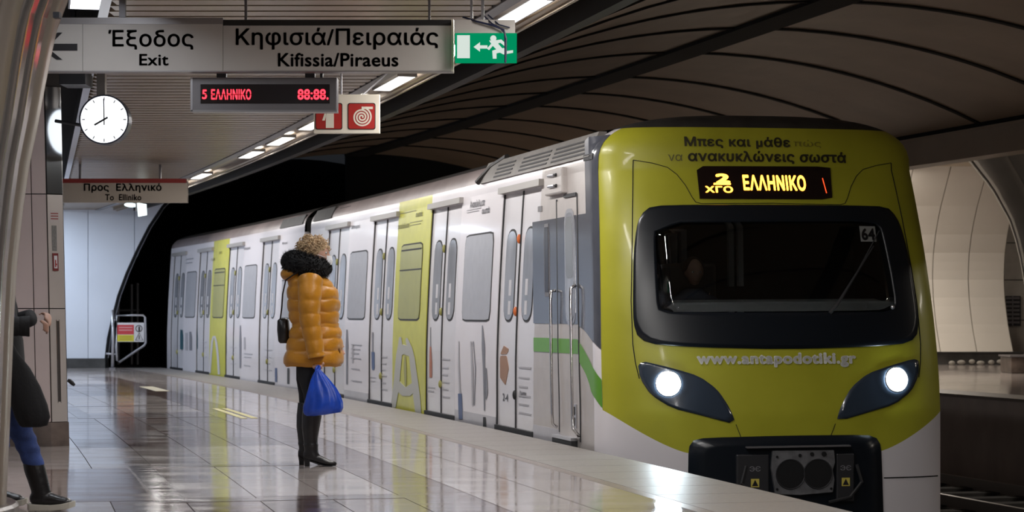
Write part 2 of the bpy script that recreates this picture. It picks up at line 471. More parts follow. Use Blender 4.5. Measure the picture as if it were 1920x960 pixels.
# printed marks on the floor
mk = thing('floor_marking', 'pale faded marking on the far platform floor near the end gate', 'floor marking', T(31.9, -1.95, 0))
MB(lambda s, d, z: T(s, d, z)).box(30.9, 32.9, -2.06, -1.86, 0, .003).build('stripe', floor_mark, mk)
mk = thing('floor_marking', 'faded yellow marking on the polished floor left of the waiting woman', 'floor marking', T(24, -1.97, 0))
for j in range(2):
    MB(lambda s, d, z: T(s, d, z)).box(22.7, 25.1, -2.07+.11*j, -2.0+.11*j, 0, .003).build('stripe', floor_mark_y, mk)
# track bed, rails, opposite platform
tb = MB(lambda s, d, z: T(s, d, z)).box(-8, 75, -.0, 8.38, -1.35, -1.15, 60, 1).build('track_bed', concrete_dark, kind='structure')
for d in (.81, 2.25, 6.1, 7.54):
    mb = MB(lambda s, dd, z: T(s, dd, z))
    mb.box(-8, 75, d-.035, d+.035, -1.03, -.99, 60, 1); mb.box(-8, 75, d-.012, d+.012, -1.13, -1.03, 60, 1); mb.box(-8, 75, d-.065, d+.065, -1.15, -1.13, 60, 1)
    mb.build('rail', rail_mat, tb)
so = MB(lambda s, d, z: T(s, d, z))
for k in range(70): so.box(6+.7*k, 6.25+.7*k, .3, 2.8, -1.15, -1.11); so.box(6+.7*k, 6.25+.7*k, 5.6, 8.0, -1.15, -1.11)
so.build('sleepers', concrete_dark, tb, kind='stuff')
op = MB(lambda s, d, z: T(s, d, z)).box(-8, 60, 8.38, 26, -1.35, -.012, 50, 2).build('platform_opposite', tile_light, kind='structure', label='opposite platform')
k = 0
while 18+1.25*k < 44:
    s0 = 18+1.25*k; k += 1
    for j, (d0, d1) in enumerate(((8.30, 9.0), (9.0, 10.6), (10.6, 12.2))):
        MB(lambda s, d, z: T(s, d, z)).box(s0+.004, s0+1.246, d0+.004, d1-.004, -.04, 0).build('floor_tile', stone_edge if j == 0 else tile_light, op)
MB(lambda s, d, z: T(s, d, z)).box(18, 44.3, 12.2, 26, -.03, -.001, 20, 1).build('far_floor_field', tile_light, op)
# ------------------------------------------------------------------ ceiling over the platform: slats between the trough and the fascia
ZC = 3.2
def edge_x(Y, d):
    r = RR+d; return CX+math.sqrt(r*r-(Y-CY)**2)
def trough_x(Y): return -3.7-.223*(Y-18.75)
ce = MB()
ys = [-6+2*i for i in range(26)]
ce.grid(lambda u, v: (trough_x(-6+50*v)-.0+(edge_x(-6+50*v, -.95)-trough_x(-6+50*v))*u, -6+50*v, ZC+.09), 1, 40)
ceil = ce.build('ceiling', slat_gap, kind='structure')
Y = 6.2
while Y < 43:
    a = trough_x(Y)+.02; b = edge_x(Y, -1.36)
    MB().box(a, b, Y, Y+.215, ZC, ZC+.03).build('slat', slat_mat, ceil, bevel=0)
    Y += .27
# smooth strips carrying the luminaires, the fascia lip and the dark gap
def run(name, d0, d1, z0, z1, m, s0=-8, s1=SE, parent=None, kind=None, n=50):
    return MB(lambda s, d, z: T(s, d, z)).box(s0, s1, d0, d1, z0, z1, n, 1).build(name, m, parent, kind=kind)
run('lamp_channel', -1.34, -1.24, ZC-.012, ZC+.05, metal_grey, parent=ceil)
run('lamp_channel', -.985, -.93, ZC-.012, ZC+.05, slat_mat, parent=ceil)
run('lamp_channel_top', -1.24, -.985, ZC+.05, ZC+.09, slat_mat, parent=ceil)
run('fascia_lip', -.93, -.905, ZC-.03, ZC+.12, slat_mat, parent=ceil)
run('dark_gap', -.905, -.52, ZC+.14, ZC+.2, black_void, parent=ceil)
run('fascia_board', -.60, -.50, ZC-.02, ZC+.14, mat('fascia_brown', (.022, .018, .015), .7, var=.1), parent=ceil)
# dark void left of the trough with its bright trim
tr = MB(); tr.grid(lambda u, v: (trough_x(-6+50*v)-3.2*u, -6+50*v, ZC+.45), 1, 20)
tr.grid(lambda u, v: (trough_x(-6+50*v), -6+50*v, ZC+.02+.43*u), 1, 20)
tr.build('trough_void', black_void, ceil)
tr = MB(); tr.grid(lambda u, v: (trough_x(-6+50*v)+.02-.07*u, -6+50*v, ZC-.02), 1, 20); tr.grid(lambda u, v: (trough_x(-6+50*v)+.02, -6+50*v, ZC-.02+.05*u), 1, 20)
tr.build('trough_trim', metal_light, ceil)
for dx, nm in ((.52, 'trough_rail'), (.80, 'trough_rail')):
    tr = MB(); tr.loft([[Vector((trough_x(y)-dx, y, ZC+.16)), Vector((trough_x(y)-dx-.06, y, ZC+.16)), Vector((trough_x(y)-dx-.06, y, ZC+.26)), Vector((trough_x(y)-dx, y, ZC+.26))] for y in (-4, 43)])
    tr.build(nm, metal_grey, ceil)
# left wall far behind the columns and the wall behind the camera
MB().add([(trough_x(-8)-3.2, -8, 0), (trough_x(44)-3.2, 44, 0), (trough_x(44)-3.2, 44, 3.8), (trough_x(-8)-3.2, -8, 3.8)], [(0, 1, 2, 3)]).build('wall_left', white_panel, kind='structure')
MB().box(-12, 26, -8.3, -8, -1.3, 5.2).build('wall_back', tile_wall, kind='structure')
# ------------------------------------------------------------------ vault over the tracks
def vz(d):
    # circle arc through (-.5,3.2) (4.1,4.44) (8.38,3.63)
    cx_, cz_, r_ = VC
    return cz_+math.sqrt(r_*r_-(d-cx_)**2)
def circ(p, q, r):
    ax, ay = p; bx, by = q; cx_, cy_ = r
    D_ = 2*(ax*(by-cy_)+bx*(cy_-ay)+cx_*(ay-by))
    ux = ((ax*ax+ay*ay)*(by-cy_)+(bx*bx+by*by)*(cy_-ay)+(cx_*cx_+cy_*cy_)*(ay-by))/D_
    uy = ((ax*ax+ay*ay)*(cx_-bx)+(bx*bx+by*by)*(ax-cx_)+(cx_*cx_+cy_*cy_)*(bx-ax))/D_
    return ux, uy, math.hypot(ax-ux, ay-uy)
VC = circ((-.5, 3.2), (4.1, 4.46), (8.38, 3.63))
vb = MB(); vb.grid(lambda u, v: T(-8+(SE+8)*v, -.5+8.9*u, vz(-.5+8.9*u)+.16), 16, 60)
vault = vb.build('vault_ceiling', black_void, kind='structure')
ribs = [6.4, 8.6, 10.75, 12.9, 15.05, 17.2, 19.4, 21.6, 23.8, 26.2, 29.05, 31.3, 33.4, 35.7, 37.7, 39.8, 41.8, SE]
def vpanel(s0, s1, da, db):
    mb = MB(); g = .035; n = 10
    top = []; bot = []
    def q(s, d, l):
        t = (s-s0)/(s1-s0)
        sag = .0
        return T(s, d, vz(d)+l+sag)
    for lv, arr in ((0, 0), (.04, 1)):
        pass
    def fn(u, v): return q(s0+g+(s1-s0-2*g)*v, da+(db-da)*u, 0)
    mb.grid(fn, n, 2)
    mb.grid(lambda u, v: q(s0+g, da+(db-da)*u, .12*v), n, 1); mb.grid(lambda u, v: q(s1-g, da+(db-da)*u, .12*v), n, 1)
    mb.grid(lambda u, v: q(s0+g+(s1-s0-2*g)*u, da, .12*v), 2, 1); mb.grid(lambda u, v: q(s0+g+(s1-s0-2*g)*u, db, .12*v), 2, 1)
    return mb
for i in range(len(ribs)-1):
    vpanel(ribs[i], ribs[i+1], -.48, 3.93).build('vault_panel', panel_vault, vault, smooth=False)
    vpanel(ribs[i], ribs[i+1], 4.27, 8.36).build('vault_panel', panel_vault, vault, smooth=False)
for s0, s1 in ((-8, -1), (-1, 6.4)):
    vpanel(s0, s1, -.48, 3.93).build('vault_panel', panel_vault, vault); vpanel(s0, s1, 4.27, 8.36).build('vault_panel', panel_vault, vault)
for i in range(1, len(ribs)-1):
    r_ = ribs[i]; mb = MB()
    mb.loft([[T(r_-.045, d_, vz(d_)-.022), T(r_+.045, d_, vz(d_)-.022), T(r_+.045, d_, vz(d_)+.08), T(r_-.045, d_, vz(d_)+.08)] for d_ in [-.48+8.84*q/24 for q in range(25)]])
    mb.build('rib_joint', mat('joint_dark', (.012, .009, .007), .8), vault)
mb = MB(); mb.loft([[T(s_, 3.86, vz(3.86)+.05), T(s_, 3.86, vz(3.86)-.045), T(s_, 4.34, vz(4.34)-.045), T(s_, 4.34, vz(4.34)+.05)] for s_ in [-8+(SE+8)*q/50 for q in range(51)]]); mb.build('crown_joint', MATS['joint_dark'], vault)
# beam on the far side
bm_ = run('trim_1', 8.36, 8.7, 3.21, 3.60, mat('beam_tan', (.52, .43, .33), .5, var=.12, vscale=.8), kind='structure', s0=-8, s1=47)
run('beam_lip', 8.33, 8.37, 3.57, 3.60, mat('beam_lip', (.55, .45, .33), .4), parent=bm_, s0=-8, s1=47)
run('beam_joint', 8.32, 8.36, 3.60, 3.66, black_void, parent=bm_, s0=-8, s1=47)
# ceiling over the opposite platform
MB(lambda s, d, z: T(s, d, z)).box(-8, 60, 8.7, 26, 4.22, 4.3, 40, 1).build('ceiling_opposite', mat('opp_ceiling', (.46, .38, .28), .5), kind='structure')
MB(lambda s, d, z: T(s, d, z)).box(-8, 60, 8.7, 8.8, 3.6, 4.25, 40, 1).build('trim_2', panel_vault, kind='structure')
# far concave wall of the opposite platform, in tall panels
PROF = [(.27, 46.3), (.8, 46.75), (1.4, 47.08), (1.9, 47.18), (2.4, 47.1), (2.9, 46.8), (3.4, 46.3), (3.9, 45.62), (4.2, 45.2)]
def wy(z):
    for (a, b), (c, d) in zip(PROF, PROF[1:]):
        if z <= c: return b+(d-b)*(z-a)/(c-a)
    return PROF[-1][1]
MB().grid(lambda u, v: (4+6.9*u, wy(.27+3.95*v)+.06, .27+3.95*v), 1, 14).build('wall_right_end', mat('panel_joint', (.30, .27, .23), .7), kind='structure')
wr = bpy.data.objects['wall_right_end']
for k in range(8):
    x1 = 10.88-.79*k; x0 = x1-.79
    mb = MB(); mb.grid(lambda u, v: (x0+.01+(.77)*u, wy(.27+3.95*v), .27+3.95*v), 1, 20)
    mb.grid(lambda u, v: (x0+.01, wy(.27+3.95*v)+.06*u, .27+3.95*v), 1, 20); mb.grid(lambda u, v: (x1-.01, wy(.27+3.95*v)+.06*u, .27+3.95*v), 1, 20)
    mb.build('wall_panel', white_panel_warm, wr)
MB().box(4, 11.0, 45.9, 46.32, 0, .25).build('baseboard_right_end', base_dark, kind='structure')
MB().box(4, 11.0, 45.85, 46.36, .25, .275).build('base_lip', mat('base_lip', (.03, .03, .03), .5), bpy.data.objects['baseboard_right_end'])
for k in range(7):
    px_ = 9.45+.21*k+random.uniform(-.02, .02)
    MB().ell((px_, 45.8, .04+.015*(k % 3)), (.07+.02*(k % 2), .05, .05), 8, 6).build('rubble_stone', mat('rubble', (.42, .40, .36), .9, var=.2), label='pale lump of rubble on the floor against the opposite wall base', cat='stone', group='rubble along the far wall base')
# tiled return wall with vent
wt = MB().box(10.9, 17, 48.9, 49.0, 0, 4.3).build('wall_right', grout, kind='structure')
zz = [0, .95, 1.87, 2.72, 3.5, 4.25]
for j in range(5):
    for k in range(4):
        MB().box(10.92+1.2*k, 12.1+1.2*k, 48.86, 48.9, zz[j]+.012, zz[j+1]-.012).build('wall_tile', tile_wall, wt)
vt = thing('air_vent', 'dark louvred vent on the tiled wall beyond the opposite platform', 'vent', (at(1899, 610, 48.8)))
mb = MB(); pbox(mb, 1885, 1914, 555, 611, 48.82, .05); mb.build('back_plate', metal_dark, vt)
for k in range(7):
    mb = MB(); pbox(mb, 1887, 1912, 557+7.6*k, 561+7.6*k, 48.79, .03); mb.build('louvre', metal_grey, vt)
mb = MB(); pbox(mb, 1898, 1900, 555, 611, 48.78, .02); mb.build('mullion', metal_grey, vt)
# dark planter-like plinth at the right edge of the picture
pl = thing('stone_plinth', 'dark stone block on the opposite platform at the right edge', 'plinth', (9.5, 39.6, 0))
MB().box(9.2, 10.6, 39.3, 40.2, 0, .30).build('block', marble_dark, pl, bevel=.02); MB().box(9.17, 10.62, 39.27, 40.22, .30, .33).build('cap', metal_grey, pl)
# ------------------------------------------------------------------ end wall on the left with the portal arch
YE = 43.15
arch = [(198, 692), (199, 670), (203, 635), (211, 598), (222, 555), (238, 512), (258, 468), (280, 425), (305, 388), (335, 358), (362, 345)]
def arch_x(y):
    for (a, b), (c, d) in zip(arch, arch[1:]):
        if y >= d: return a+(c-a)*(b-y)/(b-d)
    return arch[-1][0]
we = None
cols = [(-20, 30), (30, 76), (76, 165), (165, 252), (252, 340)]
we = MB(); pbox(we, -260, 118, 330, 690, YE+.12, .2); we.build('wall_end', grout, kind='structure'); we = bpy.data.objects['wall_end']
for x0, x1 in cols:
    pts = [(x0+.5, 345), (x1-.5, 345)]
    ybot = 672
    if arch_x(ybot) >= x1: pts += [(x1-.5, ybot), (x0+.5, ybot)]
    else:
        seq = [(x, y) for x, y in arch if x0 < x < x1 and y < ybot]
        # point where the arch crosses x1
        for (a, b), (c, d) in zip(arch, arch[1:]):
            if a <= x1 <= c: pts.append((x1-.5, b+(d-b)*(x1-a)/(c-a)))
        pts += list(reversed(seq))
        if arch_x(ybot) > x0: pts += [(arch_x(ybot), ybot), (x0+.5, ybot)]
        else:
            for (a, b), (c, d) in zip(arch, arch[1:]):
                if a <= x0 <= c: pts.append((x0+.5, b+(d-b)*(x0-a)/(c-a)))
    mb = MB(); ppoly(mb, pts, YE, .3); mb.build('wall_panel', white_panel, we)
mb = MB(); pbox(mb, -260, 197, 673, 692, YE-.06, .4); mb.build('baseboard_end', base_dark, kind='structure')
# rim of the arch
mb = MB(); mb.tube([at(x, y, YE+.02) for x, y in arch], .035, 6); mb.build('arch_rim', black_void, we)
# tunnel beyond: portal wall above the track and tube
tn = MB(); SB = 78
tn.grid(lambda u, v: T(SE+1.0+(SB-SE)*v, -2.3+10.9*u, .0+4.4*math.sin(PI*min(1, max(0, u)))**.5 if 0 < u < 1 else -1.2), 24, 12)
tn.add([T(SB, -3, -2), T(SB, 9, -2), T(SB, 9, 5), T(SB, -3, 5)], [(0, 1, 2, 3)])
tn.add([T(SE+.1, -3, -.02), T(SB, -3, -.02), T(SB, 0, -.02), T(SE+.1, 0, -.02)], [(0, 1, 2, 3)])
tn.build('tunnel', black_void, kind='structure')
MB(lambda s, d, z: T(s, d, z)).box(SE+.35, SE+.5, 4.0, 14, -1.2, 5.2).build('wall_portal', black_void, kind='structure')
# ================================================================== LUMINAIRES
def luminaire(name, label, group, wid, ln, mface, watt, colr):
    t = thing(name, label, 'light', (0, 0, 0), group)
    MB().box(-wid/2, wid/2, 0, ln, .0, .012).build('diffuser', mface, t)
    fr = MB(); e = .014
    fr.box(-wid/2-e, -wid/2, -e, ln+e, -.008, .03); fr.box(wid/2, wid/2+e, -e, ln+e, -.008, .03)
    fr.box(-wid/2, wid/2, -e, 0, -.008, .03); fr.box(-wid/2, wid/2, ln, ln+e, -.008, .03)
    fr.build('frame', metal_light, t)
    ld = bpy.data.lights.new('tube_light', 'AREA'); ld.shape = 'RECTANGLE'; ld.size = wid; ld.size_y = ln; ld.energy = watt; ld.color = colr
    lo = bpy.data.objects.new('tube_light', ld); COL.objects.link(lo); lo.parent = t; lo.location = (0, ln/2, -.015)
    return t
lum = luminaire('tube_luminaire', '', 'tube luminaires along the platform edge', .15, 1.2, lamp_face, LAMP_W, (1, .965, .94))
vis = {15: 'brightest tube luminaire, directly behind the green exit sign', 18.75: 'tube luminaire just right of the hose sign, under the end of the big sign board', 25.5: 'small tube luminaire left of the hose sign, nearest beneath the red display', 27.75: 'tube luminaire second below the red display', 32.4: 'tube luminaire just above the right end of the far direction sign', 34.9: 'farthest tube luminaire visible, touching the right end of the far direction sign'}
first = True
for s0 in (-4.0, .5, 5.0, 7.3, 9.55, 11.8, 14.0, 16.4, 18.75, 21.0, 23.2, 25.5, 27.8, 32.4, 34.9, 37.3):
    p = T(s0, -1.11, ZC-.004)
    o = lum if first else copy_tree(lum)
    first = False
    o.location = p; o.rotation_euler = (0, 0, heading(s0))
    lb = {14.0: 'brightest tube luminaire, directly behind the green exit sign', 18.75: 'tube luminaire between the big sign board and the hose sign',
          23.2: 'tube luminaire half hidden at the left edge of the hose sign', 25.5: 'tube luminaire just below and left of the hose sign', 27.8: 'tube luminaire second below the hose sign along the ceiling edge',
          32.4: 'tube luminaire just above the right end of the far direction sign', 34.9: 'last visible tube luminaire, touching the right end of the far direction sign'}.get(s0, 'tube luminaire in the ceiling edge row, hidden behind signs or outside the view')
    o['label'] = lb
lum2 = luminaire('square_luminaire', 'bright square luminaire in the dark trough above the exit lettering', 'luminaires in the dark trough', .20, .75, lamp_cool, 15, (.86, .92, 1))
end_wall_fill = luminaire('square_luminaire', 'added cool lamp brightening the end wall, unseen behind the service column', 'luminaires in the dark trough', .20, .75, lamp_cool, 60, (.72, .84, 1))  # added lamps, kept out of view, to brighten the end wall
for i, (Y, off_) in enumerate(((34.0, .9), (38.0, .9), (41.0, .9))):
    o = end_wall_fill if i == 0 else copy_tree(end_wall_fill)
    o.location = (trough_x(Y)-.14-off_, Y, ZC+.06); o.rotation_euler = (0, 0, math.atan(.223))
for i, (Y, off_) in enumerate(((14.35, 0), (12.2, 0), (8.5, 0))):
    o = lum2 if i == 0 else copy_tree(lum2)
    if i: o['label'] = 'square luminaire in the dark trough, hidden behind signs or columns'
    o.location = (trough_x(Y)-.14-off_, Y, ZC+.06); o.rotation_euler = (0, 0, math.atan(.223))
lum3 = luminaire('tube_luminaire_warm', 'warm luminaire above the opposite platform, outside the view', 'luminaires above the opposite platform', .22, 1.4, lamp_face, OPP_W, (1, .90, .78))
for i, (s0, d) in enumerate(((40.5, 11.0), (40.5, 14.6), (34, 12), (27, 12), (20, 12), (12, 12))):
    o = lum3 if i == 0 else copy_tree(lum3)
    o.location = T(s0, d, 4.19); o.rotation_euler = (0, 0, heading(s0))
# ================================================================== SIGNS
YS = 13.9
sg = thing('direction_sign', 'wide hanging sign board with Greek and English directions and an arrow', 'sign', at(470, 133, YS))
for x0, x1 in ((60, 155), (155, 418), (418, 849)):
    mb = MB(); pbox(mb, x0+.4, x1-.4, 45 if x1 < 500 else 48, 132.5, YS, .10); mb.build('sign_panel', sign_face, sg)
mb = MB(); pbox(mb, 60, 418, 33, 45, YS-.004, .108); mb.build('top_rail', sign_frame, sg)
mb = MB(); pbox(mb, 418, 846, 37, 48, YS+.002, .1); mb.build('top_band', band_black, sg)
mb = MB(); pbox(mb, 60, 849, 132.5, 134.5, YS-.004, .108); mb.build('bottom_rail', sign_frame, sg)
mb = MB(); pbox(mb, 846.5, 850.5, 36, 134, YS-.006, .112); mb.build('end_cap', sign_cream, sg)
YT = YS-.003
flat_text('Έξοδος', 203, 363, 56, 93, YT, ink, sg, .014)
flat_text('Exit', 261, 316, 101, 123, YT, ink, sg, .016)
flat_text('Κηφισιά/Πειραιάς', 442, 822, 52, 93, YT, ink, sg, .014)
flat_text('Kifissia/Piraeus', 521, 747, 99, 125, YT, ink, sg, .016)
mb = MB(); ppoly(mb, [(70, 88), (108, 61), (117, 61), (96, 82), (145, 82), (145, 95), (96, 95), (117, 112), (106, 112)], YT, .002); mb.build('arrow', ink, sg)
for x in (461, 805):
    mb = MB(); a = at(x, 37, YS+.05); mb.box(a.x-.008, a.x+.008, YS+.04, YS+.06, a.z, ZC+.02); mb.build('hanger_rod', metal_grey, sg)
mb = MB(); a = at(230, 33, YS+.05); mb.box(a.x-.02, a.x+.02, YS+.03, YS+.07, a.z, ZC+.02); mb.build('hanger_rod', metal_grey, sg)
# exit sign
YX = 13.8
ex = thing('exit_sign', 'small green running man emergency exit sign with dangling cables', 'sign', at(911, 117, YX))
mb = MB(); pbox(mb, 852, 966, 37, 62, YX+.01, .05); mb.build('housing', sign_face, ex)
mb = MB(); pbox(mb, 853, 969, 62, 117, YX, .05); mb.build('green_plate', sign_green, ex)
mb = MB(); pbox(mb, 857, 881, 66, 109, YX-.003, .003); mb.build('door_symbol', sign_white_lit, ex)
mb = MB(); ppoly(mb, [(888, 88), (900, 79), (900, 85), (914, 85), (914, 91), (900, 91), (900, 97)], YX-.003, .003); mb.build('arrow_symbol', sign_white_lit, ex)
mb = MB()
c = at(925, 72, YX-.003); mb.disc(c, .020, ((1, 0, 0), (0, 0, 1)), 20)
for pts in ([(917, 76), (929, 76), (943, 92), (936, 98), (924, 86), (917, 94), (913, 91), (921, 82)],
            [(926, 76), (940, 74), (951, 84), (948, 88), (938, 80), (932, 82)],
            [(933, 92), (945, 90), (948, 96), (962, 94), (962, 99), (944, 102), (936, 98)],
            [(932, 92), (940, 98), (931, 100), (931, 110), (924, 110), (923, 95)]):
    ppoly(mb, pts, YX-.003, .002)
mb.build('running_man', sign_white_lit, ex)
mb = MB()
mb.tube([at(868, 32, YX+.06), at(893, 40, YX-.01), at(922, 47, YX-.02), at(945, 56, YX-.02), at(949, 72, YX-.015), at(948, 117, YX-.01)], .007, 6)
mb.tube([at(905, 27, YX+.06), at(922, 44, YX-.01), at(938, 53, YX-.02), at(946, 62, YX-.02), at(947, 84, YX-.015), at(947, 118, YX-.01)], .005, 6)
mb.tube([at(915, 28, YX+.06), at(935, 46, YX-.01), at(956, 52, YX-.01)], .005, 6)
mb.build('cable', mat('cable_blue_black', (.015, .02, .06), .4), ex)
mb = MB(); a = at(905, 37, YX+.03); mb.box(a.x-.01, a.x+.01, YX+.02, YX+.04, a.z, ZC+.02); a = at(884, 37, YX+.03); mb.box(a.x-.008, a.x+.008, YX+.02, YX+.04, a.z, ZC+.02); mb.build('hanger_rod', metal_light, ex)
# red LED display
YL = 14.0
ld = thing('led_display', 'grey framed display with blurred red LED characters under the sign board', 'display', at(495, 209, YL))
mb = MB(); pbox(mb, 358, 632, 145, 209, YL, .12); mb.build('housing', metal_grey, ld, bevel=.006)
mb = MB(); pbox(mb, 376, 618, 158, 194, YL-.004, .01); mb.build('screen', led_back, ld)
mb = MB(); pbox(mb, 357, 361, 145, 209, YL-.003, .12); mb.build('edge_trim', metal_light, ld)
mb = MB(); pbox(mb, 358, 632, 206, 209.5, YL-.003, .12); mb.build('edge_trim', mat('trim_grey', (.35, .34, .35), .35, metal=.6), ld)
for x0, x1 in ((406, 424), (572, 590), (600, 605)):
    mb = MB(); pbox(mb, x0, x1, 133.5, 146, YL+.02, .05); mb.build('bracket', metal_dark, ld)
def led_text(body, x0, x1, yt, yb, parent, m, Yp, gap=True):
    """dot characters cut by a dark scan row, as the display flickers"""
    flat_text(body, x0, x1, yt, yb, Yp, m, parent, .02)
    if gap:
        mb = MB(); pbox(mb, x0-1, x1+1, (yt+yb)/2-.6, (yt+yb)/2+.9, Yp-.003, .001); mb.build('scan_gap', led_back, parent)
led_text('5', 379, 388, 168, 186, ld, led_red, YL-.007)
led_text('ΕΛΛΗΝΙΚΟ', 396, 471, 167, 187, ld, led_red, YL-.007)
led_text('88:88.', 558, 616, 167, 187, ld, led_red, YL-.007)
# sign with extinguisher and hose symbols
YH = 17.5
hs = thing('fire_equipment_sign', 'cream sign with red extinguisher and hose reel symbols behind the display', 'sign', at(650, 250, YH))
mb = MB(); pbox(mb, 588, 712, 177, 250, YH, .06); mb.build('sign_box', sign_cream, hs, bevel=.004)
def rsq(x0, x1, yt, yb, r=4):
    pts = []
    for cx_, cy_, a0 in ((x1-r, yt+r, -90), (x1-r, yb-r, 0), (x0+r, yb-r, 90), (x0+r, yt+r, 180)):
        for k in range(5): a = math.radians(a0+22.5*k); pts.append((cx_+r*math.cos(a), cy_+r*math.sin(a)))
    return pts
for x0, x1 in ((592, 641), (653, 703)):
    mb = MB(); ppoly(mb, rsq(x0-1, x1+1, 193, 243), YH-.003, .003); mb.build('symbol_edge', band_black, hs)
    mb = MB(); ppoly(mb, rsq(x0+.5, x1-.5, 194.5, 241.5), YH-.005, .003); mb.build('symbol_field', sign_red, hs)
mb = MB()
def sp(a, r0): return at(678.5, 219.5, YH-.007)+Vector((math.cos(a)*r0, 0, math.sin(a)*r0))
inn = []; out = []
for k in range(150):
    a = PI/2-2*PI*3.4*k/149; r0 = .075*(1-k/149)+.006
    inn.append(sp(a, max(.001, r0-.0075))); out.append(sp(a, r0+.0055))
mb.add(inn+out, [(i, i+1, i+151, i+150) for i in range(149)])
ppoly(mb, [(678, 200), (699, 200), (699, 204.5), (684, 204.5), (678, 206)], YH-.0075, .001)
mb.build('hose_symbol', sign_cream, hs, fix=False)
mb = MB(); pbox(mb, 611, 626, 205, 240, YH-.007, .002); ppoly(mb, [(609, 211), (613, 211), (609, 226), (604, 226)], YH-.007, .002); mb.build('extinguisher_symbol', sign_cream, hs)
mb = MB(); a = at(706, 178, YH); mb.tube([(a.x-.12, YH+.03, a.z), (a.x+.14, YH+.5, ZC)], .008, 6); mb.box(a.x-.3, a.x-.285, YH+.02, YH+.035, a.z, ZC); mb.build('hanger_rod', metal_light, hs)
mb = MB(); pbox(mb, 560, 578, 207, 210.5, YL+.2, .02)
tag(mb.build('indicator_lamp', emi('amber_small', (1, .4, .05), 2.5)), 'tiny amber indicator lamp below the red display', 'indicator lamp')
# far direction sign
Y2 = 30.0
fs = thing('direction_sign', 'distant hanging sign with a red top band and smaller lettering', 'sign', at(230, 379, Y2))
mb = MB(); pbox(mb, 90, 351, 343, 380, Y2, .1); mb.build('sign_panel', mat('sign_face_warm', (.50, .44, .37), .5), fs)
mb = MB(); pbox(mb, 90, 348, 335, 343, Y2-.01, .12); mb.build('top_band', band_red, fs)
flat_text('Προς  Ελληνικό', 157, 303, 343.5, 361.5, Y2-.004, ink, fs, .028)
flat_text('To  Elliniko', 197, 265, 364, 376, Y2-.004, ink, fs, .02)
mb = MB()
for x in (150, 300): a = at(x, 335, Y2+.05); mb.box(a.x-.015, a.x+.015, Y2+.04, Y2+.07, a.z, ZC+.02)
mb.build('hanger_rod', metal_grey, fs)
el = thing('emergency_light', 'small bright lit box hanging under the far direction sign', 'light', at(266, 405, 36))
mb = MB(); ppoly(mb, [(257, 380), (274, 383), (275, 403), (259, 406)], 36, .03); mb.build('lit_panel', emi('lit_panel', (.85, 1, 1), 2.2), el)
mb = MB(); pbox(mb, 254, 258, 379, 396, 36.02, .1); mb.build('housing', metal_light, el)
mb = MB(); a = at(266, 381, 36.02); mb.box(a.x-.02, a.x+.02, 36.02, 36.06, a.z, ZC+.05); mb.build('hanger_rod', metal_grey, el)
o = MB().ell(at(245, 384.5, 37), (.10, .3, .035), 16, 8).build('ceiling_lamp', emi('lamp_pale', (.75, .95, 1), 2.0)); tag(o, 'small round ceiling lamp just left of the lit box under the far sign', 'light')
# clock
YK = 17.3; ck_c = at(197, 225, YK)
ck = thing('station_clock', 'round white lit station clock showing eight, hanging from the ceiling', 'clock', at(197, 271, YK))
def ring_cyl(mb, c, r0, r1, y0_, y1_, n=48):
    R0 = [(c.x+r0*math.cos(2*PI*k/n), y0_, c.z+r0*math.sin(2*PI*k/n)) for k in range(n)]
    R1 = [(c.x+r1*math.cos(2*PI*k/n), y0_, c.z+r1*math.sin(2*PI*k/n)) for k in range(n)]
    R2 = [(x, y1_, z) for x, y, z in R1]; R3 = [(x, y1_, z) for x, y, z in R0]
    mb.loft([R0, R1, R2, R3, R0], cap=False)
mb = MB(); ring_cyl(mb, ck_c, .190, .202, YK-.05, YK+.09); mb.build('bezel', mat('clock_bezel', (.04, .045, .07), .35, metal=.4), ck, smooth=False)
for nm, yy in (('dial', YK-.04), ('rear_dial', YK+.08)):
    mb = MB(); mb.disc(ck_c+Vector((0, yy-YK, 0)), .192, ((1, 0, 0), (0, 0, 1)), 48); mb.build(nm, clock_lit, ck)
tick = mat('clock_tick', (.45, .46, .48), .6)
for k in range(12):
    a = PI/2-2*PI*k/12; dx, dz = math.cos(a), math.sin(a)
    mb = MB(); r0 = .155; r1 = .180; wd = .004
    mb.add([ck_c+Vector((dx*r0-dz*wd, -.042, dz*r0+dx*wd)), ck_c+Vector((dx*r1-dz*wd, -.042, dz*r1+dx*wd)), ck_c+Vector((dx*r1+dz*wd, -.042, dz*r1-dx*wd)), ck_c+Vector((dx*r0+dz*wd, -.042, dz*r0-dx*wd))], [(0, 1, 2, 3)])
    mb.build('tick', tick, ck)
def hand_(mb, ang, ln, back, wd, y):
    dx, dz = math.cos(ang), math.sin(ang)
    mb.add([ck_c+Vector((-dx*back-dz*wd, y, -dz*back+dx*wd)), ck_c+Vector((dx*ln-dz*wd, y, dz*ln+dx*wd)), ck_c+Vector((dx*ln+dz*wd, y, dz*ln-dx*wd)), ck_c+Vector((-dx*back+dz*wd, y, -dz*back-dx*wd))], [(0, 1, 2, 3)])
mb = MB(); hand_(mb, math.radians(91), .168, .045, .0045, -.045); mb.build('minute_hand', ink, ck)
mb = MB(); hand_(mb, math.radians(210), .09, .035, .0075, -.047); mb.build('hour_hand', ink, ck)
mb = MB(); a = at(190, 182, YK); mb.box(a.x-.035, a.x+.035, YK-.02, YK+.05, a.z-.01, ZC+.03); mb.build('hanger', mat('hanger_bronze', (.25, .22, .20), .3, metal=.7), ck, bevel=.005)
mb = MB(); mb.tube([ck_c+Vector((-.2, .02, -.04)), ck_c+Vector((-.42, .08, .0))], .014, 8); mb.build('side_arm', metal_dark, ck)
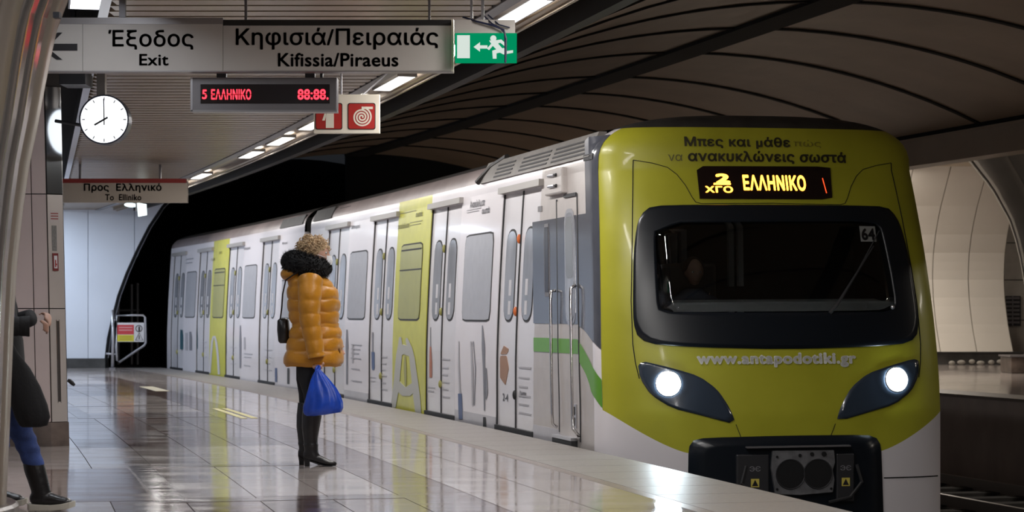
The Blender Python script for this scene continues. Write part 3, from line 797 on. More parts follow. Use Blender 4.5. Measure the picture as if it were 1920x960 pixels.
# dark box and cabling in the void beside the clock
db = thing('speaker_box', 'dark box with a grey lid hanging in the trough above the column', 'box', at(140, 160, 17.0))
mb = MB(); pbox(mb, 112, 160, 135, 158, 17.0, .3); mb.build('box_body', metal_dark, db)
mb = MB(); pbox(mb, 116, 158, 131, 135, 17.0, .3); mb.build('lid', metal_dark, db)
mb = MB(); a = at(136, 133, 17.1); mb.box(a.x-.02, a.x+.02, 17.1, 17.14, a.z, ZC+.44); mb.build('bracket', metal_dark, db)
# ================================================================== FLARED COLUMNS
def flare_col(name, label, cx_, cy_, prof, seams, a_from, a_to, mats_, basep, ztop):
    t = thing(name, label, 'column', (cx_, cy_, 0))
    zs = [.1]+[p[0] for p in prof]
    def rad(z):
        for (a, b), (c, d) in zip(prof, prof[1:]):
            if z <= c: return b+(d-b)*(z-a)/(c-a)
        return prof[-1][1]
    mb = MB(); mb.grid(lambda u, v: (cx_+(rad(zs[0]+(ztop-zs[0])*v)-.03)*math.cos(2*PI*u), cy_+(rad(zs[0]+(ztop-zs[0])*v)-.03)*math.sin(2*PI*u), zs[0]+(ztop-zs[0])*v), 64, 30, True)
    mb.build('core', col_groove, t, smooth=True)
    for k in range(len(seams)-1):
        a0, a1 = math.radians(seams[k]), math.radians(seams[k+1]); g = .006
        mb = MB(); n = max(2, int((a1-a0)/.09))
        f = lambda u, v, o=0.0: (cx_+(rad(zs[0]+(ztop-zs[0])*v)-o)*math.cos(a0+g+(a1-a0-2*g)*u), cy_+(rad(zs[0]+(ztop-zs[0])*v)-o)*math.sin(a0+g+(a1-a0-2*g)*u), zs[0]+(ztop-zs[0])*v)
        mb.grid(f, n, 30); mb.grid(lambda u, v: f(0, v, .03*u), 1, 30); mb.grid(lambda u, v: f(1, v, .03*u), 1, 30)
        mb.build('cladding_panel', mats_[k % len(mats_)], t, smooth=True)
    mb = MB(); ring = lambda r, z: [(cx_+r*math.cos(2*PI*k/40), cy_+r*math.sin(2*PI*k/40), z) for k in range(40)]
    mb.loft([ring(basep[0], 0), ring(basep[0], basep[1]-.015), ring(basep[0]-.015, basep[1])]); mb.build('stone_base', marble_dark, t)
    return t
prof_n = [(.2, .895), (.53, .91), (1.07, .93), (1.34, .945), (1.61, .972), (1.88, 1.01), (2.04, 1.045), (2.26, 1.085), (2.42, 1.115), (2.58, 1.15), (2.8, 1.23), (3.0, 1.4), (3.2, 1.56)]
sm = [-90, -52, -38, -28, -20, -13, -5, 10, 40, 80, 120, 160, 200, 235, 270]
flare_col('flared_column', 'near steel-clad column flaring upward at the left edge of the picture', -3.475, 10.8, prof_n, sm, -90, 270, [col_steel, col_steel, col_steel, col_steel, col_polish, col_polish, col_steel], (.955, .13), 3.2)
prof_f = [(.2, 1.02), (1.0, 1.10), (1.83, 1.24), (2.14, 1.31), (2.42, 1.40), (2.88, 1.65), (3.12, 1.84), (3.29, 1.97), (3.6, 2.3), (4.2, 3.0)]
flare_col('flared_column', 'pale flared column on the opposite platform at the right edge', 8.42, 30.0, prof_f, [-90+30*k for k in range(-1, 12)], 0, 360, [mat('far_column', (.55, .53, .48), .35, metal=.2, var=.05)], (1.06, .2), 4.2)
# bracket on the near column
o = MB(); pbox(o, 99, 111, 22, 33, 9.9, .05); 
tag(o.build('latch', metal_dark, bpy.data.objects['flared_column']), None)
# ================================================================== PYLON (service column)
py = thing('service_pylon', 'beige service column with call point and polished top panel behind the leaning person', 'column', (-3.9, 17.9, 0))
Pc = Vector((-3.81, 17.67)); Tq = Vector((.85, .53)); Tq.normalize()
def lx(z): return -.062*(z/2.8)
def FB(t, z, o=0.0):      # oblique face: t to the right, z up, o outwards
    nrm = Vector((Tq.y, -Tq.x)); p = Pc+Tq*t+nrm*o; return Vector((p.x+lx(z), p.y, z))
def FA(x, z, o=0.0):      # broad face left of the corner
    return Vector((Pc.x-x+lx(z), Pc.y-o, z))
ZT = 3.55
mb = MB(); mb.loft([[FA(0, z, -.01)+Vector((.0, 0, 0)), FB(.134, z, -.01), FB(.134, z, -.01)+Vector((-.35, .9, 0)), FA(1.3, z, -.9), FA(1.3, z, -.01)] for z in (.2, ZT)]); mb.build('core', col_groove, py)
rowz = [.2, 1.142, 2.09, ZT]
for r in range(3):
    z0, z1 = rowz[r]+.004, rowz[r+1]-.004
    for x0, x1 in ((.003, .118), (.126, .60), (.608, 1.3)):
        mb = MB(); mb.loft([[FA(x0, z, 0), FA(x0, z, .012), FA(x1, z, .012), FA(x1, z, 0)] for z in (z0, z1)]); mb.build('cladding_panel', pylon_beige, py)
    mb = MB(); z2 = min(z1, 2.98)
    mb.loft([[FB(.003, z, 0), FB(.003, z, .012), FB(.134, z, .012), FB(.134, z, 0)] for z in (z0, z2)]); mb.build('cladding_panel', mirror_steel if r == 2 else pylon_grey, py)
mb = MB(); mb.loft([[FA(-.0, z, .02), FB(.145, z, .014), FB(.145, z, .014)+Vector((-.35, .9, 0)), FA(1.32, z, -.9), FA(1.32, z, .02)] for z in (0, .2)]); mb.build('stone_base', marble_dark, py)
mb = MB(); mb.loft([[FB(.134, z, .012), FB(.139, z, .012), FB(.139, z, -.02), FB(.134, z, -.02)] for z in (.2, 2.98)]); mb.build('edge_strip', chrome, py)
def fbox(mb, t0, t1, z0, z1, o0, o1):
    return mb.loft([[FB(t0, z, o0), FB(t0, z, o1), FB(t1, z, o1), FB(t1, z, o0)] for z in (z0, z1)])
mb = MB(); fbox(mb, .058, .078, .37, 1.04, .011, .0135); mb.build('slot', col_groove, py)
mb = MB(); fbox(mb, .054, .058, .36, 1.05, .012, .017); fbox(mb, .078, .082, .36, 1.05, .012, .017); mb.build('slot_frame', chrome, py)
mb = MB(); fbox(mb, .035, .075, 1.62, 1.83, .012, .016); mb.build('speaker_grille', mat('grille_grey', (.22, .21, .20), .5, var=.4, vscale=160), py)
mb = MB(); fbox(mb, .035, .083, 1.455, 1.60, .012, .022); mb.build('call_point', mat('call_red', (.20, .02, .02), .4), py, label='dark red call point frame')
mb = MB(); fbox(mb, .045, .073, 1.475, 1.58, .022, .024); mb.build('call_plate', paper_white, py)
mb = MB(); fbox(mb, .053, .061, 1.485, 1.545, .024, .027); fbox(mb, .061, .068, 1.50, 1.515, .024, .027); mb.build('call_handle', sign_red, py)
mb = MB(); fbox(mb, .02, .10, 1.855, 1.95, .012, .0135); mb.build('notice_label', mat('notice', (.62, .55, .53), .5), py)
mb = MB()
for k in range(3): fbox(mb, .028, .092, 1.925-.022*k, 1.935-.022*k, .0135, .0145)
mb.build('notice_print', mat('notice_red', (.35, .10, .09), .5), py)
st = MB(); st.tube([at(127, 713, 20.3), at(131, 714.5, 20.3), at(136, 719, 20.3), at(140, 722.5, 20.3)], [.015, .02, .02, .012], 8)
tag(st.build('cane_tip', rubber), 'short black rod end lying on the floor beside the service column', 'rod')
# ================================================================== GATE AT THE PLATFORM END
YG = 42.3
gt = thing('warning_gate', 'small tube framed gate with a red and yellow warning plate at the platform end', 'gate', at(245, 689, YG))
mb = MB(); mb.tube([at(x, y, YG) for x, y in ((219, 592), (250, 591), (268, 591), (272, 595), (273, 643), (270, 648), (224, 679), (219, 676), (218, 650))], .022, 8, closed=True); mb.build('gate_frame', metal_light, gt, smooth=True)
mb = MB(); mb.tube([at(211, 581, YG), at(212, 640, YG), at(211, 688, YG)], .03, 8); mb.tube([at(199, 663, YG), at(212, 664, YG)], .02, 8); mb.tube([at(211, 600, YG), at(219, 600, YG)], .012, 6); mb.tube([at(211, 664, YG), at(219, 664, YG)], .012, 6); mb.build('gate_post', metal_light, gt, smooth=True)
mb = MB(); a = at(211, 689, YG); mb.box(a.x-.06, a.x+.06, YG-.05, YG+.05, -.001, .03); mb.build('foot_plate', metal_grey, gt)
wp = MB(); pbox(wp, 220, 270, 605, 641, YG-.03, .012); wp = wp.build('warning_plate', paper_white, gt)
mb = MB(); pbox(mb, 220, 251, 609, 627, YG-.034, .003); mb.build('red_field', warn_red, wp)
mb = MB(); pbox(mb, 220, 251, 628, 640, YG-.034, .003); mb.build('yellow_field', warn_yellow, wp)
mb = MB()
for k in range(2): pbox(mb, 223, 248, 613+5*k, 615+5*k, YG-.036, .001)
mb.build('printed_lines', mat('faded_pink', (.75, .35, .35), .6), wp)
mb = MB()
for k in range(2): pbox(mb, 224, 247, 631+4*k, 632.5+4*k, YG-.036, .001)
mb.build('printed_lines', mat('faded_olive', (.45, .38, .05), .6), wp)
mb = MB(); ring_cyl(mb, at(261, 616, YG), .055, .07, YG-.036, YG-.032, 24); mb.build('prohibition_ring', ink, wp)
mb = MB(); pbox(mb, 259.5, 262.5, 612, 621, YG-.037, .002); mb.build('prohibition_figure', ink, wp)
mb = MB(); mb.tube([at(x, y, YG-.034) for x, y in ((261, 624), (268, 638), (254, 638))], .009, 4, closed=True); mb.build('warning_triangle', ink, wp)
mb = MB(); pbox(mb, 260.3, 261.8, 629, 636, YG-.037, .002); mb.build('warning_bolt', ink, wp)
rl = thing('walkway_railing', 'faint grey railing posts in the dark behind the end gate', 'railing', T(46, -1.2, 0))
for x, yt in ((222, 527), (247, 533), (258, 531)):
    mb = MB(); a = at(x, 690, 46.0); mb.tube([(a.x, 46.0, 0), (a.x, 46.0, at(x, yt, 46).z)], .03, 8); mb.build('post', metal_grey, rl)
mb = MB(); mb.tube([at(222, 582, 46), at(262, 582, 46)], .025, 8); mb.build('rail_bar', metal_grey, rl)
o = MB().ell(at(213, 583, 45), (.07, .04, .04), 12, 8).build('tunnel_lamp', emi('tunnel_lamp', (.9, 1, .9), 1.6)); tag(o, 'small pale lamp glowing in the tunnel mouth behind the gate', 'light')
# ================================================================== TRAIN
def slab(mb, s0, s1, z0, z1, o0, o1, ns=4, nz=10, fn=None):
    fn = fn or S
    a0 = s0 if callable(s0) else (lambda z: s0); a1 = s1 if callable(s1) else (lambda z: s1)
    def g(u, v, o): z = z0+(z1-z0)*v; return fn(a0(z)+(a1(z)-a0(z))*u, z, o)
    mb.grid(lambda u, v: g(u, v, o1), ns, nz)
    mb.grid(lambda u, v: g(0, u, o0+(o1-o0)*v), nz, 1); mb.grid(lambda u, v: g(1, u, o0+(o1-o0)*v), nz, 1)
    mb.grid(lambda u, v: g(u, 0, o0+(o1-o0)*v), ns, 1); mb.grid(lambda u, v: g(u, 1, o0+(o1-o0)*v), ns, 1)
    return mb
def rrect(s0, s1, z0, z1, r):
    pts = []
    for cx_, cz_, a0 in ((s1-r[0], z1-r[1], 0), (s0+r[0], z1-r[1], 90), (s0+r[0], z0+r[1], 180), (s1-r[0], z0+r[1], 270)):
        for k in range(6): a = math.radians(a0+18*k); pts.append((cx_+r[0]*math.cos(a), cz_+r[1]*math.sin(a)))
    return pts
def side_shape(poly, m, parent, name, off=.006, th=None, n=40, label=None):
    c = (sum(p[0] for p in poly)/len(poly), sum(p[1] for p in poly)/len(poly))
    return star_patch(poly, c, S, off, n=n, m=3, skirt=th or .008).build(name, m, parent, label=label)
def outline(poly, r, m, parent, name, off):
    mb = MB(); mb.tube([S(a, b, off) for a, b in poly], r, 4, closed=True); return mb.build(name, m, parent)
def px_poly(pts): return [side_at(x, y) for x, y in pts]
def side_text(body, x0, x1, yt, yb, m, parent, bold=.01, off=.006):
    """lettering on the car side between columns x0..x1 of the photograph"""
    (sl, z1) = side_at(x0, yt); (sr, _) = side_at(x1, yt); (_, z0) = side_at((x0+x1)/2, yb); (_, z1) = side_at((x0+x1)/2, yt)
    return lettering(body, lambda u, v: S(sl+(sr-sl)*u, z0+(z1-z0)*v, off), m, parent, bold)
def lines(x0, x1, ys, m, parent, h=2.0, off=-.020):
    mb = MB()
    for i, y in enumerate(ys):
        xe = x1-(i*7 % 5)*(x1-x0)*.07
        (sl, za) = side_at(x0, y); (sr, _) = side_at(xe, y); (_, zb) = side_at(x0, y+h)
        slab(mb, sl, sr, zb, za, off, off+.002, 1, 1)
    return mb.build('printed_lines', m, parent)
ZB, ZT_ = -.80, NRZ
def make_door(parent, c, glass=True, wdt=.71, lights=True):
    """double door centred at c: two leaves, each with a capsule window"""
    top, bot = 2.25, .0
    mb = MB(); slab(mb, c-wdt-.05, c+wdt+.05, 2.255, 2.315, -.01, .045, 4, 1); mb.build('door_track_cover', metal_light_d, parent)
    for sgn, nm in ((1, 'L'), (-1, 'R')):
        a, b = (c+.010, c+wdt-.012) if sgn > 0 else (c-wdt+.012, c-.010)
        mb = MB(); slab(mb, a, b, bot+.03, top, -.06, -.022, 3, 10); leaf = mb.build('door_leaf', door_wrap, parent)
        wc = c+sgn*.335
        po = rrect(wc-.197, wc+.197, 1.02, 1.905, (.17, .15))
        side_shape(po, rubber, leaf, 'window_gasket', -.018, n=48)
        pi_ = rrect(wc-.18, wc+.18, 1.04, 1.885, (.155, .135))
        side_shape(pi_, door_glass, leaf, 'window_pane', -.015, n=48)
        for zz0, zz1 in ((1.09, 1.22), (1.27, 1.42)):
            mb = MB(); slab(mb, wc-.03*sgn-.05, wc-.03*sgn+.04, zz0, zz1, -.016, -.013, 1, 1); mb.build('pane_sticker', print_white, leaf)
    mb = MB(); slab(mb, c-.014, c+.014, bot+.03, top, -.06, -.012, 1, 10); mb.build('door_seal', rubber, parent)
    for sgn in (1, -1):
        mb = MB(); slab(mb, c+sgn*wdt-.012, c+sgn*wdt+.012, bot, top, -.05, -.008, 1, 10); mb.build('door_seal', rubber, parent)
    mb = MB(); slab(mb, c-wdt, c+wdt, bot-.02, bot+.03, -.06, .012, 4, 1); mb.build('door_sill', rubber, parent)
    for z, m in ((1.80, orange_lamp), (1.12, orange_lamp), (.34, rubber)):
        mb = MB(); mb.ell(S(c+(.03 if z > 1 else 0), z, -.008), (.022, .022, .045), 10, 8); mb.build('door_button' if z > 1 else 'door_catch', m if lights else print_yeltxt, parent)
metal_light_d = mat('cover_strip', (.40, .38, .36), .4, metal=.3)
def make_window(parent, c, hw_, m, hopper=False):
    po = rrect(c-hw_, c+hw_, 1.02, 1.91, (.09, .08))
    side_shape(po, rubber, parent, 'window_gasket', .004, n=48)
    pi_ = rrect(c-hw_+.018, c+hw_-.018, 1.038, 1.892, (.08, .07))
    w_ = side_shape(pi_, m, parent, 'window_pane', .007, n=48)
    if hopper:
        mb = MB(); slab(mb, c-hw_+.02, c+hw_-.02, 1.60, 1.612, .006, .012, 3, 1); slab(mb, c-hw_+.06, c+hw_-.06, 1.83, 1.845, .006, .012, 3, 1); mb.build('hopper_bar', rubber, w_)
def roofpt(s, ph, o=0.0):
    """cross-section above the cantrail: ph 0 left .. pi right"""
    c, sn = math.cos(ph), math.sin(ph)
    u = -(nhw(NRZ)+o)*math.copysign(abs(c)**(2/3.0), c); z = NRZ+(NRH+o)*max(0, sn)**(2/3.0)
    return T(s, NDC+u, z)
def car_body(root, s0, s1, front):
    f0 = (lambda z: nsn(z)+ND) if front else (lambda z: s0)
    mb = MB(); rs0 = nsn(NRZ)+ND if front else s0
    mb.grid(lambda u, v: roofpt(rs0+(s1-rs0)*u, PI*(.17+.83*v)), 30, 26); mb.build('roof', roof_dark, root, smooth=True)
    mb = MB(); mb.grid(lambda u, v: roofpt(rs0+(s1-rs0)*u, PI*(.042+.128*v)), 30, 8); mb.build('roof_shoulder', roof_mat, root, smooth=True)
    def right(s, z, o): return T(s, NDC+nhw(z)*nk(z)+o, z)
    mb = MB(); slab(mb, f0, s1, ZB, NRZ, -.05, 0, 30, 12, right); mb.build('body_far_side', white_wrap, root, smooth=False)
    mb = MB(lambda s, d, z: T(s, d, z)); mb.box(s0+.7, s1, .2, 2*NDC-.2, -.75, -.1, 20, 1); mb.build('underframe', roof_dark, root)
    mb = MB(); 
    mb.add([T(s1, .12, ZB), T(s1, 2*NDC-.12, ZB), T(s1, 2*NDC-.2, 2.5), T(s1, 1.5, 2.72), T(s1, .2, 2.5)], [(0, 1, 2, 3, 4)])
    if not front: mb.add([T(s0, .12, ZB), T(s0, 2*NDC-.12, ZB), T(s0, 2*NDC-.2, 2.5), T(s0, 1.5, 2.72), T(s0, .2, 2.5)], [(0, 1, 2, 3, 4)])
    mb.build('end_bulkhead', cab_dark, root)
def side_panel(root, s0, s1, m, z1=NRZ, z0=ZB, name='side_panel'):
    mb = MB(); slab(mb, s0, s1, z0, z1, -.07, 0, 6, 24)
    if z1 == NRZ:
        a_ = s0(NRZ) if callable(s0) else s0
        mb.grid(lambda u, v: roofpt(a_+(s1-a_)*u, PI*.044*v**1.5), 6, 6)
    return mb.build(name, m, root)
def skirt(root, s0, s1):
    mb = MB(); slab(mb, s0, s1, ZB, .0, -.06, .002, 8, 2); return mb.build('lower_band', lower_wrap, root)
# ---------------------------- front car
train = thing('metro_car', 'front metro car with yellow wrapped nose, lit headlamps and amber destination display', 'train', T(16.6, NDC, -1.05))
S1 = 30.86
car_body(train, 16.93, S1, True)
DO = [19.60, 22.75, 25.90, 28.85]; DW = .71
side_panel(train, lambda z: nsn(z)+ND, DO[0]-DW, cab_wrap)
segs = [(DO[0]+DW, DO[1]-DW, white_wrap), (DO[1]+DW, DO[2]-DW, yellow_side), (DO[2]+DW, DO[3]-DW, white_wrap), (DO[3]+DW, S1, white_wrap)]
for a, b, m in segs: side_panel(train, a, b, m)
for c in DO:
    side_panel(train, c-DW, c+DW, white_wrap, z0=2.25, name='door_header'); side_panel(train, c-DW, c+DW, lower_wrap, z1=0, name='door_step_panel')
    make_door(train, c, lights=(c == DO[0]))
skirt_m = None
for a, b in ((18.0, DO[0]-DW), (DO[0]+DW, DO[1]-DW), (DO[2]+DW, DO[3]-DW), (DO[3]+DW, S1)):
    mb = MB(); slab(mb, a, b, ZB, .10, -.02, .002, 6, 2); mb.build('lower_band', lower_wrap, train)
make_window(train, 21.17, .60, film_grey); make_window(train, 24.36, .58, film_yellow, True); make_window(train, 27.42, .57, film_grey)
# roof equipment fairing with louvres
def rf(s, z, o): return T(s, .165+(z-2.40)*.45-o, z)
fa = MB(); slab(fa, 17.35, 21.25, 2.41, 2.62, -.05, .02, 10, 2, rf)
fa.grid(lambda u, v: T(17.35+3.9*u, .245+1.5*v, 2.62+.16*math.sin(v*PI/2)), 10, 6)
fa = fa.build('roof_fairing', mat('fairing', (.22, .205, .19), .45, var=.15), train)
for sa, sb in ((20.05, 20.72), (18.75, 19.75), (17.5, 18.6)):
    for k in range(4):
        mb = MB(); slab(mb, sa, sb, 2.44+.038*k, 2.456+.038*k, .02, .026, 6, 1, rf); mb.build('louvre', rubber, fa)
mb = MB(); mb.tube([T(21.27, .13, 2.42), T(21.2, .19, 2.50), T(21.05, .24, 2.58), T(20.6, .27, 2.64)], .03, 6); mb.build('fairing_edge', roof_dark, fa)
mb = MB(); slab(mb, 29.4, 30.7, 2.42, 2.58, -.05, .02, 6, 2, rf); slab(mb, 28.4, 29.1, 2.42, 2.54, -.05, .0, 4, 2, rf); mb.build('roof_box', roof_dark, train)
# nose shell: columns white round the corner, yellow across, white below, dark above
def nose_zb(u):      # lower limit of the yellow
    a = abs(u); return -.02+.36*max(0, (a-.78)/.67)**1.35 if a < 1.5 else .34
HOLE = dict(u=(-1.06, 1.06), z=(1.0, 1.92))
nb = MB(); thc = [i*.236/6 for i in range(6)]+[.236+(PI-.236)*i/90 for i in range(91)]
rows = [ZB+(2.26-ZB)*j/60 for j in range(61)]+[None]
def nose_row(z, k=None, off=0): return [T(*nose_sd(t, z, k), z) for t in thc]
R_ = []; RZs = []
for j in range(10): R_.append([('z', ZB+0*t, j/9.0) for t in thc])
# build the lattice explicitly: below-line rows, above-line rows, dome rows
lat = []
for j in range(9):
    row = []
    for t in thc:
        u = nose_sd(t, .1)[1]-NDC; zl = nose_zb(u); z = ZB+(zl-ZB)*j/8; row.append(T(*nose_sd(t, z), z))
    lat.append((row, 0, None))
for j in range(1, 61):
    row = []; zz_ = []
    for t in thc:
        u = nose_sd(t, .1)[1]-NDC; zl = nose_zb(u); z = zl+(NRZ-zl)*j/60; row.append(T(*nose_sd(t, z), z)); zz_.append(z)
    lat.append((row, 1, zz_))
for j in range(1, 15):
    ph = PI/2*j/14; k = max(.002, math.cos(ph)**(2/3.0)); z = NRZ+NRH*math.sin(ph)**(2/3.0)
    lat.append(([T(*nose_sd(t, z, k), z) for t in thc], 1 if z < 2.655 else 2, None))
n = len(thc)
for r in range(len(lat)-1):
    kind = lat[r+1][1]
    for i in range(n-1):
        u = nose_sd((thc[i]+thc[i+1])/2, .9)[1]-NDC
        zc = lat[r+1][2][i] if lat[r+1][2] else None
        if zc and HOLE['u'][0] < u < HOLE['u'][1] and HOLE['z'][0] < zc < HOLE['z'][1]: continue
        nb.cur = 0 if kind == 0 else (2 if kind == 2 else (0 if thc[i] < .235 else 1))
        nb.add([lat[r][0][i], lat[r][0][i+1], lat[r+1][0][i+1], lat[r+1][0][i]], [(0, 1, 2, 3)])
nose = nb.build('nose_shell', [white_wrap, yellow_wrap, roof_dark], train, smooth=True)
# windscreen mask, glass, headlamp housings, lower opening
mask_poly = smooth_poly([(-1.182, 1.221), (-1.156, 1.567), (-1.12, 1.785), (-1.082, 1.895), (-1.0, 1.975), (-.653, 1.985), (0, 1.99), (.66, 1.99), (1.0, 1.985), (1.082, 1.90), (1.12, 1.785), (1.156, 1.567), (1.182, 1.22), (1.19, 1.04), (1.172, .92), (1.08, .855), (.735, .83), (0, .812), (-.735, .83), (-1.08, .855), (-1.172, .92), (-1.19, 1.04)], 1)
glass_poly = smooth_poly([(-.972, 1.835), (0, 1.85), (.90, 1.86), (.93, 1.75), (.965, 1.45), (.985, 1.20), (.975, 1.125), (.9, 1.112), (0, 1.108), (-.90, 1.108), (-.985, 1.12), (-.985, 1.48)], 1)
star_patch(mask_poly, (0, 1.45), N, .012, n=120, m=8, inner=glass_poly, skirt=.03).build('windscreen_mask', mask_black, train, smooth=True)
gl = star_patch([(a*1.01, 1.47+(b-1.47)*1.02) for a, b in glass_poly], (0, 1.45), N, .004, n=120, m=8, skirt=.008)
gl = gl.build('windscreen', glass_tint, train, smooth=True)
eyeL = smooth_poly([(-1.174, .727), (-.911, .663), (-.702, .599), (-.557, .492), (-.462, .343), (-.412, .21), (-.67, .28), (-.922, .344), (-1.083, .45), (-1.16, .578)], 1)
for sgn, ctr in ((1, (-.86, .50)), (-1, (.86, .50))):
    pl_ = [(a*sgn, b+(.0 if sgn > 0 else .015)) for a, b in eyeL]
    e = star_patch(pl_, ctr, N, .008, n=72, m=8, skirt=.02).build('headlamp_housing', eye_grey, train, smooth=True)
    u0 = -.945*sgn; z0 = .537 if sgn > 0 else .560
    cpt = N(u0, z0, .02); nr = (N(u0, z0, .1)-N(u0, z0, 0)).normalized()
    ux = Vector((0, 0, 1)).cross(nr).normalized(); uz = nr.cross(ux)
    mb = MB(); mb.grid(lambda a, b: cpt+(ux*math.cos(2*PI*a)+uz*math.sin(2*PI*a))*.094*math.sin(b*PI/2)+nr*.03*math.cos(b*PI/2), 28, 6, True); mb.build('lamp_lens', head_lamp, e, smooth=True)
    mb = MB(); mb.tube([cpt+(ux*math.cos(2*PI*k/28)+uz*math.sin(2*PI*k/28))*.100 for k in range(28)], .008, 6, closed=True); mb.build('lamp_rim', metal_light, e)
low = smooth_poly([(-.80, -.79), (-.797, -.185), (-.793, .024), (-.765, .085), (-.68, .105), (0, .118), (.68, .118), (.765, .095), (.80, .03), (.81, -.185), (.83, -.79)], 1)
lo_ = star_patch(low, (0, -.35), N, .010, n=96, m=6, skirt=.03).build('coupler_recess_cover', mask_black, train, smooth=True)
plate_m = mat('coupler_plate', (.17, .17, .18), .6, metal=.4, var=.25, vscale=14)
def flatn(uc, zc):    # local frame on the nose
    c = N(uc, zc, 0); nr = (N(uc, zc, .1)-c).normalized(); ux = Vector((0, 0, 1)).cross(nr).normalized()
    if (N(uc+.1, zc, 0)-c).dot(ux) < 0: ux = -ux
    return c, ux, nr
c0, ux0, nr0 = flatn(.13, -.15); nr0 = Vector((nr0.x, nr0.y, 0)).normalized(); uzv = Vector((0, 0, 1))
def CP(u, z, o): return c0+ux0*(u-.13)+uzv*(z+.15)+nr0*o
mb = MB(); mb.prism([(-.125, .0), (.385, .0), (.395, -.10), (.375, -.16), (.39, -.24), (.375, -.34), (.10, -.36), (-.10, -.35), (-.12, -.24), (-.135, -.14)], .01, .05, CP); cpl = mb.build('coupler_plate', plate_m, train, bevel=.004)
for uc in (.02, .25):
    mb = MB(); mb.prism([(uc+.118*math.cos(2*PI*k/32), -.19+.118*math.sin(2*PI*k/32)) for k in range(32)], .045, .056, CP); mb.build('coupler_socket', black_void, cpl)
    mb = MB(); mb.tube([CP(uc+.118*math.cos(2*PI*k/32), -.19+.118*math.sin(2*PI*k/32), .055) for k in range(32)], .005, 5, closed=True); mb.build('socket_rim', metal_dark, cpl)
for u, z, r in ((.10, -.04, .013), (.20, -.03, .016), (.30, -.03, .02), (-.09, -.05, .01), (.36, -.31, .01), (-.09, -.31, .01)):
    mb = MB(); mb.prism([(u+r*math.cos(2*PI*k/14), z+r*math.sin(2*PI*k/14)) for k in range(14)], .045, .058, CP); mb.build('bolt_hole', black_void, cpl)
mb = MB(); mb.prism([(-.34, .022), (.52, .028), (.52, .040), (-.34, .034)], .0, .07, CP); mb.build('coupler_bar', metal_grey, train)
for a, b in ((-.42, -.15), (.41, .56)):
    mb = MB(); mb.prism([(a, -.03), (b, -.03), (b, -.42), (a, -.42)], .0, .035, CP); blk = mb.build('contact_box', metal_dark, train, bevel=.01)
    uc = -.268 if a < 0 else .487
    vs, fs = text_verts('ЭЄ', .02)[:2]; mb = MB(); mb.add([CP(uc-.045+.09*u, -.165+.04*v, .037) for u, v in vs], fs); mb.build('emblem', mat('faint_print', (.25, .25, .27), .5), blk, fix=False)
    mb = MB(); mb.prism([(uc-.034, -.225), (uc+.034, -.225), (uc+.034, -.292), (uc-.034, -.292)], .036, .038, CP); st_ = mb.build('warning_sticker', mat('sticker_yellow', (.62, .52, .10), .5), blk)
    mb = MB(); mb.prism([(uc, -.232), (uc+.026, -.283), (uc-.026, -.283)], .038, .0395, CP); mb.build('warning_triangle', ink, blk)
for sg_ in (-1, 1):
    mb = MB(); mb.tube([CP(sg_*.46+.12, -.12, .03), CP(sg_*.50+.12, -.26, .04), CP(sg_*.40+.12, -.38, .05), CP(sg_*.22+.12, -.42, .05)], .014, 6); mb.build('hose', rubber, train)
mb = MB(); mb.tube([N(u, -.235, .002) for u in [.83+.04*k for k in range(14)]], .005, 4); mb.build('skirt_joint', black_void, train)
mb = MB(); mb.tube([N(-u, -.235, .002) for u in [.83+.04*k for k in range(14)]], .005, 4); mb.build('skirt_joint', black_void, train)
# panel joints of the nose
def ntube(pts, r=.004, o=.001):
    q = []
    for (a, b), (c, d) in zip(pts, pts[1:]):
        n_ = max(2, int(math.hypot(c-a, d-b)/.05))
        q += [(a+(c-a)*k/n_, b+(d-b)*k/n_) for k in range(n_)]
    q.append(pts[-1]); mb = MB(); mb.tube([N(u, z, o) for u, z in q], r, 5); return mb.build('panel_joint', black_void, train)
for sg_ in (1, -1):
    ntube([(-1.098*sg_, 2.361), (-1.10*sg_, 2.30), (-1.135*sg_, 1.95), (-1.17*sg_, 1.55), (-1.198*sg_, 1.2), (-1.203*sg_, .855), (-1.19*sg_, .706), (-1.165*sg_, .578)])
    ntube([(-1.098*sg_, 2.361), (-.95*sg_, 2.335), (-.83*sg_, 2.30), (-.76*sg_, 2.24), (-.70*sg_, 2.15), (-.655*sg_, 2.05), (-.63*sg_, 2.01), (-.585*sg_, 1.998), (0, 2.005)], .003)
    ntube([(-.412*sg_, .21), (-.373*sg_, .112)], .003)
# destination display
dp = star_patch([(-.595, 2.035), (.52, 2.04), (.535, 2.318), (-.595, 2.31)], (0, 2.18), N, .010, n=80, m=4, skirt=.02).build('destination_display', led_back, train)
def ntext(body, u0, u1, z0, z1, m, parent, bold=.012, off=.012, spacing=1.0):
    return lettering(body, lambda u, v: N(u0+(u1-u0)*u, z0+(z1-z0)*v, off), m, parent, bold, spacing=spacing)
ntext('ΕΛΛΗΝΙΚΟ', -.225, .305, 2.105, 2.237, led_amber, dp, .03, .014)
ntext('2', -.45, -.33, 2.165, 2.245, led_amber, dp, .05, .014)
ntext('ΧΓΟ', -.545, -.315, 2.085, 2.140, led_amber, dp, .03, .014)
mb = MB(); mb.tube([N(-.47, 2.158, .014), N(-.33, 2.158, .014)], .008, 4); mb.build('led_bar', led_amber, dp)
mb = MB(); mb.tube([N(.455, 2.215, .013), N(.462, 2.17, .013), N(.475, 2.09, .013)], .004, 4); mb.build('led_bar', emi('led_red_dim', (1, .08, .02), 1.5), dp)
